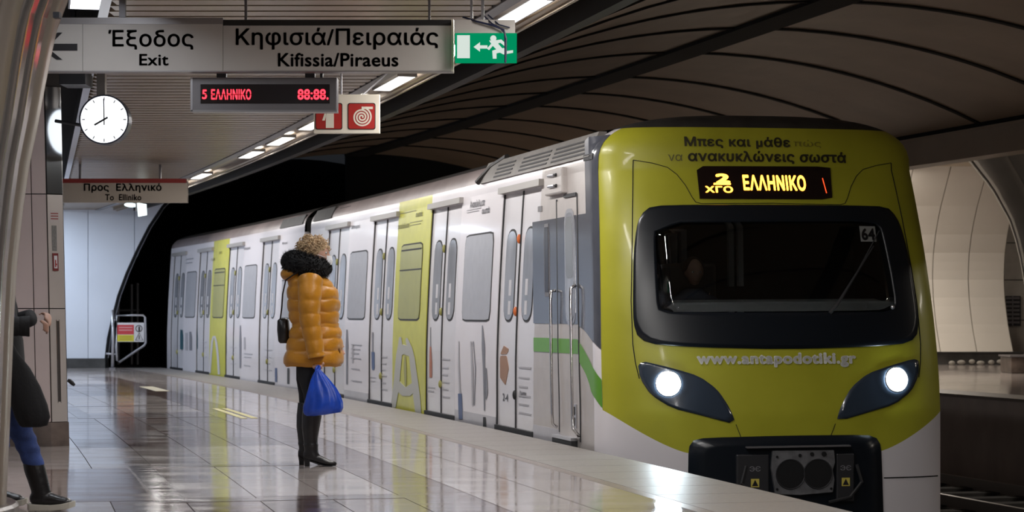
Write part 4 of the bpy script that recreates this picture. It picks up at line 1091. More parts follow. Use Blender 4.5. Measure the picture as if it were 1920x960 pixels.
# wording on the nose
ntext('Μπες και μάθε', -.69, .195, 2.455, 2.555, text_dark, train, .03,.009)
ntext('πώς', .225, .46, 2.47, 2.535, mat('faded_olive_text', (.22, .20, .03), .4), train, .0,.009)
ntext('να', -.825, -.71, 2.352, 2.405, mat('faded_text', (.12, .11, .04), .5), train, .0,.009)
ntext('ανακυκλώνεις σωστά', -.665, .675, 2.335, 2.44, text_dark, train, .03,.009)
ntext('www.antapodotiki.gr', -.715, .605, .665, .785, url_white, train, .045,.009)
# number card and wiper
mb = MB(); mb.grid(lambda u, v: N(.728+.14*u, 1.69+.128*v, .010), 4, 4); nc = mb.build('number_card', mat('number_card', (.28, .29, .28), .5), train)
ntext('64', .738, .858, 1.70, 1.80, ink, nc, .03, .013)
mb = MB(); mb.tube([N(.40, 1.10, .02), N(.46, 1.16, .03), N(.66, 1.43, .03), N(.83, 1.65, .025)], [.016, .014, .009, .006], 6); wi = mb.build('wiper', rubber, train)
mb = MB(); mb.tube([N(.56, 1.28, .02), N(.90, 1.78, .018)], .006, 4); mb.build('wiper_blade', rubber, wi)
mb = MB(); mb.ell(N(.955, 1.15, .014), (.018, .018, .018), 8, 6); mb.build('washer_nozzle', metal_light, train)
# cab interior behind the glass
def CB(s, d, z): return T(s, d, z)
mb = MB(CB); mb.box(18.55, 18.6, .35, 2.75, .1, 2.3); mb.box(16.95, 18.55, .35, 2.75, .05, .12); mb.box(17.1, 18.55, .35, 2.75, 2.2, 2.25); mb.box(17.3, 18.55, .28, .33, .1, 2.2); mb.box(17.2, 18.55, 2.74, 2.78, .1, 2.2); mb.build('cab_lining', cab_dark, train)
mb = MB(CB); mb.box(16.98, 17.25, .55, 2.55, 1.06, 1.17, 1, 6); mb.box(16.95, 17.05, .55, 2.4, .7, 1.17); mb.build('cab_desk', cab_grey, train, bevel=.02)
mb = MB(CB)
for d in (1.17, 1.24, 1.62, 1.70): mb.box(18.4, 18.45, d, d+.045, 1.2, 2.1)
mb.build('cab_door_frame', cab_grey, train)
mb = MB(CB); mb.box(17.05, 17.1, .60, 1.9, 1.79, 1.845); mb.build('sun_blind', mat('blind', (.14, .12, .12), .6), train)
mb = MB(CB); mb.box(17.55, 17.62, .85, 1.28, .9, 1.45); mb.box(17.45, 17.62, .85, 1.28, .55, .65); mb.build('driver_seat', cab_dark, train, bevel=.03)
# cab side: dark grey band, green stripe, door
def W(wv, z, off=0.0): return Q(wv, z, off)
wsA = [1.90, 1.19, .45, .26, .14]
strip_patch(wsA, [1.935]*5, [1.013, 1.012, 1.006, .968, .93], W, .004).build('grey_band', grey_band, train, smooth=True)
strip_patch([.14, .05, -.04, -.137], [2.55, 2.57, 2.58, 2.58], [.93, .895, .86, .811], W, .005, nz=24).build('grey_corner', grey_band, train, smooth=True)
strip_patch([1.90, 1.19, .52, .35, .26, .20, .12, .06, -.03, -.137], [.884, .886, .880, .845, .804, .775, .735, .699, .64, .566], [.759, .761, .760, .67, .63, .595, .53, .46, .41, .338], W, .004).build('green_stripe', green_band, train, smooth=True)
def wsl(mb, w0, w1, z0, z1, o0, o1, ns=3, nz=12): return slab(mb, w0, w1, z0, z1, o0, o1, ns, nz, W)
mb = MB(); wsl(mb, 1.045, 1.075, .08, 2.10, -.01, .007); wsl(mb, .395, .415, .03, 2.12, -.01, .007); mb.build('cab_door_gap', rubber, train)
mb = MB(); wsl(mb, .42, .80, 2.10, 2.13, .0, .012, 3, 1); mb.build('cab_door_vent', rubber, train)
cd = MB(); wsl(cd, .42, 1.04, .05, 2.08, -.01, .006); cd = cd.build('cab_door', cab_wrap, train)
strip_patch([1.04, .42], [1.935]*2, [1.013, 1.01], W, .008).build('door_grey_band', grey_band, cd)
strip_patch([1.04, .42], [.885]*2, [.762, .762], W, .008).build('door_green_band', green_band, cd)
po = rrect(.475, .80, 1.00, 2.0, (.12, .12)); c_ = (.64, 1.5)
star_patch(po, c_, W, .012, n=48, m=2).build('window_frame', metal_light, cd)
star_patch(rrect(.51, .765, 1.035, 1.965, (.09, .10)), c_, W, .015, n=48, m=2).build('window_pane', door_glass, cd)
star_patch(rrect(.53, .745, 1.40, 1.93, (.05, .05)), (.64, 1.6), W, .017, n=32, m=2).build('pane_blind', mat('pane_blind', (.22, .23, .24), .25), cd)
mb = MB(); mb.tube([W(1.075, 1.30, .015), W(1.09, 1.29, .055), W(1.10, 1.2, .06), W(1.10, .25, .06), W(1.10, .15, .055), W(1.10, .12, .015)], .014, 8); mb.build('grab_rail', chrome, train, smooth=True)
mb = MB(); mb.tube([W(.44, 1.34, .015), W(.45, 1.31, .055), W(.45, 1.2, .06), W(.45, .25, .06), W(.45, .14, .055), W(.40, .08, .015)], .014, 8); mb.build('grab_rail', chrome, train, smooth=True)
mb = MB(); wsl(mb, .50, .66, .14, .34, .006, .016, 1, 1); lk = mb.build('lock_plate', metal_light, cd)
mb = MB(); wsl(mb, .53, .63, .16, .23, .016, .02, 1, 1); wsl(mb, .53, .63, .25, .32, .016, .02, 1, 1); mb.build('lock_recess', rubber, cd)
mb = MB(); wsl(mb, .50, 1.12, -.03, .035, -.02, .055, 3, 1); mb.build('cab_step', rubber, train)
mb = MB(); wsl(mb, .50, 1.12, .035, .06, -.02, .06, 3, 1); mb.build('step_edge', metal_light, train)
# narrow dark side display and camera housing
star_patch(rrect(1.32, 1.50, 1.25, 1.90, (.02, .02)), (1.41, 1.58), W, .008, n=32, m=1).build('side_display_frame', metal_grey, train)
star_patch(rrect(1.345, 1.475, 1.29, 1.87, (.01, .01)), (1.41, 1.58), W, .011, n=32, m=1).build('side_display', led_back, train)
ch_ = MB(); wsl(ch_, .72, 1.30, 2.14, 2.37, 0, .05, 4, 3); ch_ = ch_.build('camera_housing', cab_wrap, train, bevel=.015)
for z in (2.31, 2.21):
    mb = MB(); mb.ell(W(.88, z, .052), (.018, .018, .016), 10, 8); mb.build('camera_lens', ink, ch_)
    mb = MB(); mb.tube([W(.92, z, .06), W(1.12, z+.005, .06)], .014, 8); mb.build('housing_rib', metal_light, ch_)
mb = MB(); wsl(mb, 1.56, 1.70, 2.02, 2.07, 0, .006, 1, 1); mb.build('car_number_plate', metal_grey, train)
mb = MB(); wsl(mb, -.05, .17, 2.38, 2.43, 0, .01, 3, 2); mb.build('corner_joint', rubber, train)
# printed pictures on the side
pr = train
side_text('Ανακύκλωσε', 883, 910, 374, 388, print_grey, pr, .02)
side_text('σωστά', 905, 919, 388, 400, print_grey, pr, .03); lines(876, 902, (394, 398), print_pale, pr, 1.5, .004)
side_text('Μπορεί', 660, 676, 421, 430, print_grey, pr, .01)
side_text('σωστά', 781, 793, 396, 406, print_yeltxt, pr, .03); lines(750, 780, (400,), print_yeltxt, pr, 1.6, .004)
side_text('ανακύκλωσε', 747, 768, 418, 428, print_yeltxt, pr, .02); lines(769, 792, (417, 422), print_yeltxt, pr, 1.3, .004)
def pic(pts, m, name='printed_picture', off=.005): 
    return side_shape(px_poly(pts), m, pr, name, off, n=36)
def ribbon(pts, m, off=.005):
    L_ = [side_at(x-w_/2, y) for x, y, w_ in pts]; R = [side_at(x+w_/2, y) for x, y, w_ in pts]
    mb = MB(); n_ = len(pts)
    mb.add([S(*p, off) for p in L_]+[S(*p, off) for p in R], [(i, i+1, i+1+n_, i+n_) for i in range(n_-1)])
    return mb.build('printed_picture', m, pr)
# hands forming a heart on the yellow panel
ribbon([(738, 764, 9), (742, 735, 11), (745, 710, 11), (747, 685, 11), (749, 665, 11), (751, 650, 9), (751, 640, 6), (751, 632, 4)], hands_grey)
ribbon([(785, 775, 11), (782, 745, 13), (779, 718, 12), (776, 695, 11), (773, 670, 10), (769, 652, 9), (765, 641, 7), (763, 634, 4)], hands_grey)
pic([(746, 668), (749, 652), (756, 646), (763, 648), (770, 655), (773, 668), (768, 668), (758, 664)], hands_grey)
pic([(742, 706), (751, 722), (761, 733), (770, 722), (779, 708), (781, 732), (770, 742), (755, 742), (741, 730)], hands_grey)
ribbon([(760, 668, 3), (760.5, 690, 5), (761, 712, 4), (761, 724, 2)], print_yeltxt)
ribbon([(804, 613, 1.2), (804, 650, 1.6)], print_grey, -.018); ribbon([(804, 650, 3), (804.5, 680, 5), (804.5, 708, 5)], print_orange, -.018)
ribbon([(696, 623, 3), (696, 660, 2)], print_grey, -.018); ribbon([(696.5, 660, 6), (697, 690, 5.5), (697, 694, 3)], print_blue, -.018)
ribbon([(861, 640, 2), (861, 690, 3), (863, 740, 3)], print_pale); ribbon([(863, 738, 7), (864, 770, 7.5), (864.5, 786, 7)], print_blue)
ribbon([(884, 640, 3), (886, 690, 4), (887, 760, 3)], print_pale); ribbon([(888, 640, 1.4), (892, 690, 1.6), (890, 760, 1.4)], print_grey)
ribbon([(905, 610, 1.5), (907, 650, 6), (908, 690, 4), (909, 770, 2)], print_grey); ribbon([(912, 690, 2), (913, 735, 5), (912, 748, 2)], print_grey); ribbon([(909, 782, 5), (909.5, 800, 6)], rubber)
ribbon([(651, 618, 2), (651, 650, 5), (651, 675, 3), (651, 720, 3)], print_grey); ribbon([(662, 645, 3), (662, 680, 3)], print_pale)
pic([(934, 665), (941, 648), (951, 655), (946, 664)], print_card, off=-.018); pic([(934, 667), (946, 667), (950, 690), (944, 722), (934, 708)], print_card, off=-.018)
side_text('2-4', 939, 949, 738, 752, print_grey, pr, .02, -.018)
lines(969, 992, (687, 706, 723, 740, 756, 772), print_pale, pr, 3); side_text('1και', 971, 983, 733, 745, print_grey, pr, .02, -.018)
lines(826, 840, (672, 688, 701, 715, 728, 742), print_pale, pr, 2.5); lines(711, 723, (668, 680, 692, 703, 716, 728), print_pale, pr, 2.2)
lines(799, 812, (724, 731), print_pale, pr, 2.5); lines(691, 702, (706, 713), print_pale, pr, 2); lines(659, 679, (645, 653, 661, 670, 690, 712), print_pale, pr, 1.6, .004)
# ---------------------------- second car
car2 = thing('metro_car', 'second metro car coupled behind the front car, its far end at the dark tunnel mouth', 'train', T(31.4, NDC, -1.05))
A, B = 31.34, 44.05
car_body(car2, A, B, False)
D2 = [34.0, 37.1, 40.1, 42.95]
edges = [A]+[q for c in D2 for q in (c-DW, c+DW)]+[B]
for i in range(0, len(edges), 2):
    side_panel(car2, edges[i], edges[i+1], yellow_side if i == 4 else white_wrap)
for c in D2:
    side_panel(car2, c-DW, c+DW, white_wrap, z0=2.25, name='door_header'); side_panel(car2, c-DW, c+DW, lower_wrap, z1=0, name='door_step_panel')
    make_door(car2, c, lights=False)
make_window(car2, 32.35, .52, film_grey, True); make_window(car2, 35.65, .58, film_grey); make_window(car2, 38.6, .56, film_yellow, True); make_window(car2, 41.55, .56, film_grey)
pr = car2
side_text('Μπορεί', 458, 470, 463, 469, print_grey, pr, .01); side_text('Μπορεί', 530, 540, 453, 459, print_grey, pr, .01)
lines(348, 363, (486, 493), print_grey, pr, 1.6, .004)
side_text('ανακ', 396, 404, 484, 489, print_yeltxt, pr, .01); side_text('σωστά', 412, 417, 470, 476, print_yeltxt, pr, .01)
ribbon([(340, 618, 3), (341, 628, 6), (341, 655, 6)], print_teal); ribbon([(350, 624, 5), (350, 657, 5)], print_pale); ribbon([(357, 622, 3), (358, 632, 5), (358, 657, 5)], print_grey)
ribbon([(367.5, 610, 1.2), (367.5, 632, 3), (367.5, 654, 3)], print_teal, -.018)
ribbon([(394, 700, 3), (396, 665, 4), (398, 640, 4), (401, 630, 3)], print_white); ribbon([(411, 702, 4), (409, 668, 4), (406, 642, 4), (403, 630, 3)], print_white)
ribbon([(451, 610, 2), (451, 640, 4), (451, 690, 3)], print_grey); ribbon([(459, 632, 3), (459, 655, 3)], print_pale); ribbon([(483, 625, 3), (483, 645, 4), (483, 662, 3)], print_card, -.018)
ribbon([(518, 690, 4), (518, 716, 4)], print_blue); ribbon([(541, 690, 4), (541, 720, 4)], rubber); ribbon([(422, 625, 1.5), (422, 662, 2.5)], print_grey, -.018)
lines(458, 474, (662, 668, 684), print_pale, pr, 1.4, .004); lines(376, 385, (640, 650, 660, 668), print_pale, pr, 1.5); lines(430, 440, (650, 660, 670, 680), print_pale, pr, 1.5); lines(495, 508, (655, 668, 680, 692), print_pale, pr, 1.6)
mb = MB(); slab(mb, 31.5, 33.3, 2.42, 2.56, -.05, .02, 6, 2, rf); mb.build('roof_box', roof_dark, car2)
# gangway between the cars
gw = MB()
for k in range(6):
    s_ = 30.875+.075*k
    gw.loft([[T(s_, .28, -.6), T(s_, 2.78, -.6), T(s_, 2.75, 2.35), T(s_, .32, 2.35)], [T(s_+.035, .2, -.6), T(s_+.035, 2.86, -.6), T(s_+.035, 2.83, 2.4), T(s_+.035, .24, 2.4)], [T(s_+.07, .28, -.6), T(s_+.07, 2.78, -.6), T(s_+.07, 2.75, 2.35), T(s_+.07, .32, 2.35)]])
tag(gw.build('gangway_bellows', rubber), 'black rubber gangway bellows between the two metro cars', 'bellows')
# ================================================================== PEOPLE
def fused(parts, voxel, smooth_it=4):
    """parts: list of ('skin', verts, edges) or ('mesh', MB); fused into one closed surface -> (verts, faces)"""
    V = []; Fc = []
    for p in parts:
        if p[0] == 'skin':
            vs, es = p[1], p[2]
            me = bpy.data.meshes.new('t'); me.from_pydata([v[:3] for v in vs], es, [])
            o = bpy.data.objects.new('t', me); COL.objects.link(o)
            o.modifiers.new('s', 'SKIN')
            for i, v in enumerate(vs):
                sv = me.skin_vertices[0].data[i]; sv.radius = (v[3], v[4] if len(v) > 4 else v[3]); sv.use_root = (i == 0)
            o.modifiers.new('b', 'SUBSURF').levels = 2
            bpy.context.view_layer.update()
            m2 = bpy.data.meshes.new_from_object(o.evaluated_get(bpy.context.evaluated_depsgraph_get()))
            vv = [x.co.copy() for x in m2.vertices]; ff = [tuple(q.vertices) for q in m2.polygons]
            bpy.data.objects.remove(o); bpy.data.meshes.remove(me); bpy.data.meshes.remove(m2)
        else: vv, ff = p[1].v, p[1].f
        k = len(V); V += vv; Fc += [tuple(i+k for i in f) for f in ff]
    me = bpy.data.meshes.new('t'); me.from_pydata(V, [], Fc)
    o = bpy.data.objects.new('t', me); COL.objects.link(o)
    r = o.modifiers.new('r', 'REMESH'); r.mode = 'VOXEL'; r.voxel_size = voxel
    sm_ = o.modifiers.new('k', 'SMOOTH'); sm_.factor = .5; sm_.iterations = smooth_it
    bpy.context.view_layer.update()
    m2 = bpy.data.meshes.new_from_object(o.evaluated_get(bpy.context.evaluated_depsgraph_get()))
    out = ([x.co.copy() for x in m2.vertices], [tuple(q.vertices) for q in m2.polygons])
    bpy.data.objects.remove(o); bpy.data.meshes.remove(me); bpy.data.meshes.remove(m2)
    return out
def body_part(fz, fn, name, m, parent, label=None):
    mb = MB(); mb.add([fn(*v) for v in fz[0]], fz[1]); return mb.build(name, m, parent, smooth=True, label=label)
def hand_bones(vs, es, wrist, palm_dir, curl_dir, side_dir, k0, scale=1.0, curl=1.0):
    """palm plus four fingers and thumb starting at skeleton vertex k0 (the wrist)"""
    W_ = Vector(wrist); pd = Vector(palm_dir).normalized(); cd = Vector(curl_dir).normalized(); sd_ = Vector(side_dir).normalized()
    b = len(vs); pc = W_+pd*.045*scale; vs.append((*pc, .020*scale, .032*scale)); es.append((k0, b))
    lens = (.068, .078, .072, .056)
    for f in range(4):
        base = W_+pd*.085*scale+sd_*(.030-.020*f)*scale; p = len(vs); vs.append((*base, .0095)); es.append((b, p)); q = base
        ang = .35*curl; prev = p
        for j in range(3):
            ang += .55*curl; d = pd*math.cos(ang)+cd*math.sin(ang); q = q+d*lens[f]*scale*(.45, .32, .26)[j]
            vs.append((*q, .0088-.0008*j)); es.append((prev, len(vs)-1)); prev = len(vs)-1
    q = W_+pd*.03*scale+sd_*.034*scale; p = len(vs); vs.append((*q, .0115)); es.append((b, p)); prev = p
    for j in range(2):
        q = q+(pd*.7+cd*(.35+.3*j)*curl+sd_*(.45-.5*j)).normalized()*.032*scale; vs.append((*q, .0098)); es.append((prev, len(vs)-1)); prev = len(vs)-1
def head_mb(c, s=1.0, tilt=0.0):
    """head facing +x centred at c"""
    c = Vector(c); mb = MB()
    def fn(u, v):
        th = 2*PI*u; ph = PI*v; x, y, z = math.sin(ph)*math.cos(th), math.sin(ph)*math.sin(th), math.cos(ph)
        r = Vector((.094*x, .076*y, .118*z))
        if z < -.1: r.y *= 1-.35*(-z-.1); r.x = r.x*(1-.25*(-z-.1)) if x < 0 else r.x*.98
        if x > .5: r.x -= .006*math.exp(-((z-.08)/.12)**2)*min(1, (x-.5)*4)
        return c+r*s
    mb.grid(fn, 28, 20, True)
    mb.ell(c+Vector((.095, 0, -.018))*s, (.016*s, .012*s, .020*s), 10, 8)          # nose
    mb.ell(c+Vector((.090, 0, .005))*s, (.010*s, .009*s, .026*s), 10, 8)
    mb.ell(c+Vector((.083, 0, -.057))*s, (.012*s, .024*s, .006*s), 10, 6)          # lips
    mb.ell(c+Vector((.083, 0, -.067))*s, (.011*s, .020*s, .006*s), 10, 6)
    for sd_ in (1, -1):
        mb.ell(c+Vector((-.005, .076*sd_, -.012))*s, (.018*s, .007*s, .030*s), 10, 8)   # ears
        mb.ell(c+Vector((.080, .030*sd_, .022))*s, (.010*s, .016*s, .005*s), 10, 6)     # brows
    return mb
def eyes(parent, fn, c, s=1.0, iris=(.08, .05, .03)):
    c = Vector(c)
    for sd_ in (1, -1):
        mb = MB(fn); mb.ell(c+Vector((.076, .030*sd_, .004))*s, (.012*s, .0125*s, .010*s), 10, 8); e = mb.build('eye', mat('eye_white', (.6, .58, .55), .2), parent, smooth=True)
        mb = MB(fn); mb.ell(c+Vector((.086, .030*sd_, .004))*s, (.003*s, .0055*s, .0055*s), 8, 6); mb.build('iris', mat('iris_brown', iris, .1), e, smooth=True)
# ---------------------------------------------------------------- the waiting woman
wl = Vector((-1.389, 15.44, 0))
wo = thing('person', 'woman in mustard quilted coat with black fur collar standing on the platform', 'person', wl)
def wf(x, y, z): return wl+Vector((x, y, z))
def bf(x, y, z): return wl+Vector((x+.028*max(0, min(1, (.70-z)/.15)), y, z))
vs = [(-.05, 0, .86, .11, .13), (-.045, 0, 1.02, .10, .12), (-.04, 0, 1.22, .11, .13), (-.045, 0, 1.36, .07, .09), (-.035, 0, 1.43, .048), (-.03, 0, 1.50, .05)]
es = [(0, 1), (1, 2), (2, 3), (3, 4), (4, 5)]
def add(p, k): vs.append(p); es.append((k, len(vs)-1)); return len(vs)-1
for sd_, dx in ((-1, .0), (1, -.055)):
    a = add((-.06+dx*.3, .085*sd_, .80, .085), 0); a = add((-.045+dx, .08*sd_, .46, .052), a); a = add((-.06+dx, .075*sd_, .30, .05), a); a = add((-.065+dx, .075*sd_, .12, .034), a)
    a = add((.02+dx, .078*sd_, .045, .03), a); add((.085+dx, .08*sd_, .028, .022), a)
    a = add((-.045, .165*sd_, 1.33, .055), 3)
    if sd_ < 0:
        a = add((-.05, -.215, 1.07, .040), a); a = add((.0, -.235, .80, .026), a)
        hand_bones(vs, es, (.0, -.235, .79), (.10, 0, -1), (-.3, .9, 0), (1, .1, 0), a, .92, 1.7)
    else:
        a = add((-.07, .215, 1.08, .040), a); a = add((.08, .20, .90, .026), a); hand_bones(vs, es, (.08, .20, .89), (.5, 0, -.8), (0, -1, 0), (.8, 0, .5), a, .92, .7)
hc = (-.030, 0, 1.535)
fz = fused([('skin', vs, es), ('mesh', head_mb(hc, .95))], .007)
wb = body_part(fz, wf, 'body', skin, wo); eyes(wo, wf, hc, .95)
# coat
prof = [(.72, -.255, .158, .200), (.735, -.262, .165, .206), (.82, -.243, .158, .197), (.90, -.228, .154, .188), (.97, -.212, .146, .176), (1.015, -.200, .134, .164), (1.06, -.212, .128, .170), (1.12, -.225, .132, .180), (1.19, -.230, .137, .186), (1.27, -.232, .116, .184), (1.33, -.226, .070, .170), (1.375, -.205, .020, .125), (1.41, -.16, .0, .085), (1.44, -.13, .01, .065)]
def lerp_prof(z):
    for p, q in zip(prof, prof[1:]):
        if z <= q[0]: t = (z-p[0])/(q[0]-p[0]); return [p[i]+(q[i]-p[i])*t for i in range(4)]
    return prof[-1]
SEAMS = [.735, .835, .925, 1.0, 1.03, 1.115, 1.205, 1.295, 1.38, 1.46]
def puff(z, amp):
    for a, b in zip(SEAMS, SEAMS[1:]):
        if a <= z < b: return amp*(abs(math.sin(PI*(z-a)/(b-a)))**.45)*(min(1, (b-a)/.07))
    return 0
mb = MB(wf)
def coatfn(u, v):
    z = .72+.72*v; p = lerp_prof(z); th = 2*PI*u
    cx_ = (p[1]+p[2])/2; rx = (p[2]-p[1])/2; ry = p[3]
    k = 1+puff(z, .085)-.03+.022*noise.noise(Vector((math.cos(th)*3, math.sin(th)*3, z*9)))
    c, s_ = math.cos(th), math.sin(th)
    return (cx_+rx*k*math.copysign(abs(c)**.9, c), ry*k*math.copysign(abs(s_)**.9, s_), z+.004*math.sin(th*6+z*20))
mb.grid(coatfn, 64, 110, True); coat = mb.build('coat', coat_mustard, wo, smooth=True)
mb = MB(wf); mb.grid(lambda u, v: (coatfn(u, 0)[0]*(1-.06*v), coatfn(u, 0)[1]*(1-.06*v), .72+.03*v), 64, 2, True); mb.build('coat_hem', coat_mustard, coat, smooth=True)
def sleeve(pts, r0, r1, name, parent, m, fn, pitch=.095, amp=.11, n=24):
    mb = MB(fn); P_ = [Vector(p) for p in pts]; L = [0]
    for a, b in zip(P_, P_[1:]): L.append(L[-1]+(b-a).length)
    def pos(t):
        l = t*L[-1]
        for i in range(len(P_)-1):
            if l <= L[i+1]+1e-9: return P_[i].lerp(P_[i+1], (l-L[i])/(L[i+1]-L[i]))
        return P_[-1]
    def smoothpos(t): return (pos(max(0, t-.08))+pos(t)*2+pos(min(1, t+.08)))/4
    m_ = 60; rings = []
    for k in range(m_+1):
        t = k/m_; c = smoothpos(t); d = (smoothpos(min(1, t+.02))-smoothpos(max(0, t-.02))).normalized()
        a = d.cross(Vector((0, 1, 0))); a = a.normalized() if a.length > .1 else Vector((1, 0, 0)); b = d.cross(a)
        r = (r0+(r1-r0)*t)*(1-amp*.5+amp*abs(math.sin(PI*t*L[-1]/pitch))**.5)
        if k == 0: r *= .55
        if k == 1: r *= .85
        rings.append([c+(a*math.cos(2*PI*i/n)+b*math.sin(2*PI*i/n))*r*(1+.04*noise.noise(Vector((i*.6, t*9, 3)))) for i in range(n)])
    mb.loft(rings); return mb.build(name, m, parent, smooth=True)
sleeve([(-.055, -.145, 1.36), (-.055, -.205, 1.28), (-.055, -.225, 1.07), (.0, -.235, .775)], .088, .058, 'sleeve', coat, coat_mustard, wf)
sleeve([(-.055, .145, 1.36), (-.055, .205, 1.28), (-.07, .225, 1.07), (.08, .21, .89)], .085, .055, 'sleeve', coat, coat_mustard, wf)
mb = MB(wf); mb.grid(lambda u, v: (lambda p, th: ((p[1]+p[2])/2+(p[2]-p[1])/2*1.015*math.cos(th), p[3]*1.015*math.sin(th), 1.0+.03*v))(lerp_prof(1.015), 2*PI*u), 64, 3, True); mb.build('belt', coat_mustard, coat, smooth=True)
mb = MB(wf); mb.tube([(.115, -.10, .93), (.125, -.09, .88), (.145, -.085, .83), (.15, -.08, .80)], [.004, .010, .010, .004], 6); mb.build('pocket_edge', mat('coat_dark', (.15, .06, .01), .6), coat)
mb = MB(wf); mb.ell((-.195, 0, 1.385), (.092, .135, .058), 24, 14); mb.build('hood', coat_mustard, coat, smooth=True)
# fur trim: thick ring with many short tufts
mb = MB(wf); rnd = random.Random(3)
def furpt(u, v, r):
    a = 2*PI*u; b = 2*PI*v; R = Vector((.115*math.cos(a), .125*math.sin(a), 0))
    t = .074+.012*math.cos(a+PI)+r
    p = R+Vector((math.cos(a)*math.cos(b)*t, math.sin(a)*math.cos(b)*t, math.sin(b)*t*.95))
    p.rotate(__import__('mathutils').Euler((0, .20, 0))); return p+Vector((-.087, 0, 1.452))
mb.grid(lambda u, v: furpt(u, v, .006*noise.noise(Vector((u*20, v*12, 0)))), 48, 20, False)
for k in range(3600):
    u, v = rnd.random(), rnd.random(); a = furpt(u, v, -.004); b = furpt(u+.012, v, -.004); t = furpt(u+rnd.uniform(-.02, .02), v+rnd.uniform(-.03, .03), rnd.uniform(.012, .026))
    mb.add([a, b, t], [(0, 1, 2)])
mb.build('fur_collar', fur_black, coat, fix=False)
# hair: cap with curls
mb = MB(wf); hcx = Vector((-.052, 0, 1.578))
def hairpt(dirv, r): 
    d = Vector(dirv); return hcx+Vector((d.x*.104, d.y*.093, d.z*.080))*r
mb.grid(lambda u, v: hairpt((math.sin(PI*v)*math.cos(2*PI*u), math.sin(PI*v)*math.sin(2*PI*u), math.cos(PI*v)), 1+.07*noise.noise(Vector((math.cos(6.28*u)*4, math.sin(6.28*u)*4, v*8)))), 36, 20, True)
for k in range(420):
    z = rnd.uniform(-.75, 1); a = rnd.uniform(0, 2*PI); q = math.sqrt(max(0, 1-z*z)); d = (q*math.cos(a), q*math.sin(a), z)
    if d[0] > .6 and z < -.1: continue
    c = hairpt(d, 1.0+rnd.uniform(-.02, .08)); ax = Vector((rnd.uniform(-1, 1), rnd.uniform(-1, 1), rnd.uniform(-1, 1))).normalized(); b1 = ax.orthogonal().normalized(); b2 = ax.cross(b1); rr = rnd.uniform(.009, .016)
    mb.tube([c+(b1*math.cos(j*.75)+b2*math.sin(j*.75))*rr*(1-.05*j)+ax*.0035*j for j in range(9)], [.0012+.0028*math.sin(PI*(j+.5)/9) for j in range(9)], 4)
mb.build('hair', hair_blond, wo, smooth=True, fix=False)
mb = MB(wf); mb.grid(lambda u, v: (.040+.052*math.cos((u-.5)*2.6)*(1-.25*abs(v-.45)), .062*math.sin((u-.5)*2.6), 1.452+.066*v), 16, 8); 
mb.build('face_mask', mask_white, wo, smooth=True)
mb = MB(wf); mb.tube([(.045, -.055, 1.505), (.0, -.072, 1.52), (-.03, -.075, 1.53)], .0025, 4); mb.tube([(.045, .055, 1.505), (.0, .072, 1.52), (-.03, .075, 1.53)], .0025, 4); mb.build('mask_loop', mask_white, wo)
# trousers and boots
for sd_, dx in ((-1, .0), (1, -.055)):
    mb = MB(wf)
    R_ = []
    for z, x, ry, rx in ((.86, -.06, .088, .105), (.74, -.075+dx*.3, .083, .090), (.62, -.07+dx*.6, .075, .078), (.52, -.05+dx*.9, .064, .064), (.42, -.045+dx, .055, .058)):
        R_.append([(x+rx*math.cos(2*PI*k/20), .082*sd_+ry*math.sin(2*PI*k/20), z) for k in range(20)])
    mb.loft(R_); mb.build('trouser_leg', cloth_black, wo, smooth=True)
    b = MB(); R_ = []
    for z, x, r in ((.455, -.045, .064), (.44, -.045, .065), (.36, -.052, .066), (.28, -.060, .060), (.20, -.062, .049), (.165, -.060, .047), (.155, -.060, .051), (.14, -.058, .047), (.10, -.055, .046), (.07, -.04, .046)):
        R_.append([(x+dx+r*1.08*math.cos(2*PI*k/20), .077*sd_+r*.9*math.sin(2*PI*k/20), z) for k in range(20)])
    b.loft(R_)
    R_ = []
    for x, zc, hz, hy in ((-.112, .085, .020, .018), (-.095, .085, .036, .032), (-.05, .075, .040, .036), (0, .052, .034, .036), (.04, .036, .028, .040), (.08, .026, .020, .038), (.11, .022, .015, .026), (.127, .020, .009, .010)):
        R_.append([(x+dx, .077*sd_+hy*math.cos(2*PI*k/16), zc+hz*math.sin(2*PI*k/16)) for k in range(16)])
    b.loft(R_)
    bt = body_part(fused([('mesh', b)], .006, 3), wf, 'boot', leather_black, wo)
    mb = MB(wf); mb.loft([[(x0_+dx, .077*sd_+y_, z_) for x0_, y_ in ((-.112+t, -.018+t), (-.060-t, -.022+t), (-.060-t, .022-t), (-.112+t, .018-t))] for z_, t in ((.0, .008), (.03, .007), (.075, .0))]); mb.build('heel', leather_black, bt, bevel=.003)
    mb = MB(wf); mb.loft([[(x+dx, .077*sd_-hy, z), (x+dx, .077*sd_+hy, z), (x+dx, .077*sd_+hy, z+.006), (x+dx, .077*sd_-hy, z+.006)] for x, z, hy in ((-.06, .036, .022), (0, .016, .030), (.04, .002, .036), (.085, .001, .034), (.12, .006, .014))]); mb.build('sole', rubber, bt)
mb = MB(wf); mb.tube([(-.128, -.10, .45), (-.135, -.10, .42), (-.13, -.10, .36)], .004, 5); mb.build('zip_pull', metal_dark, wo)
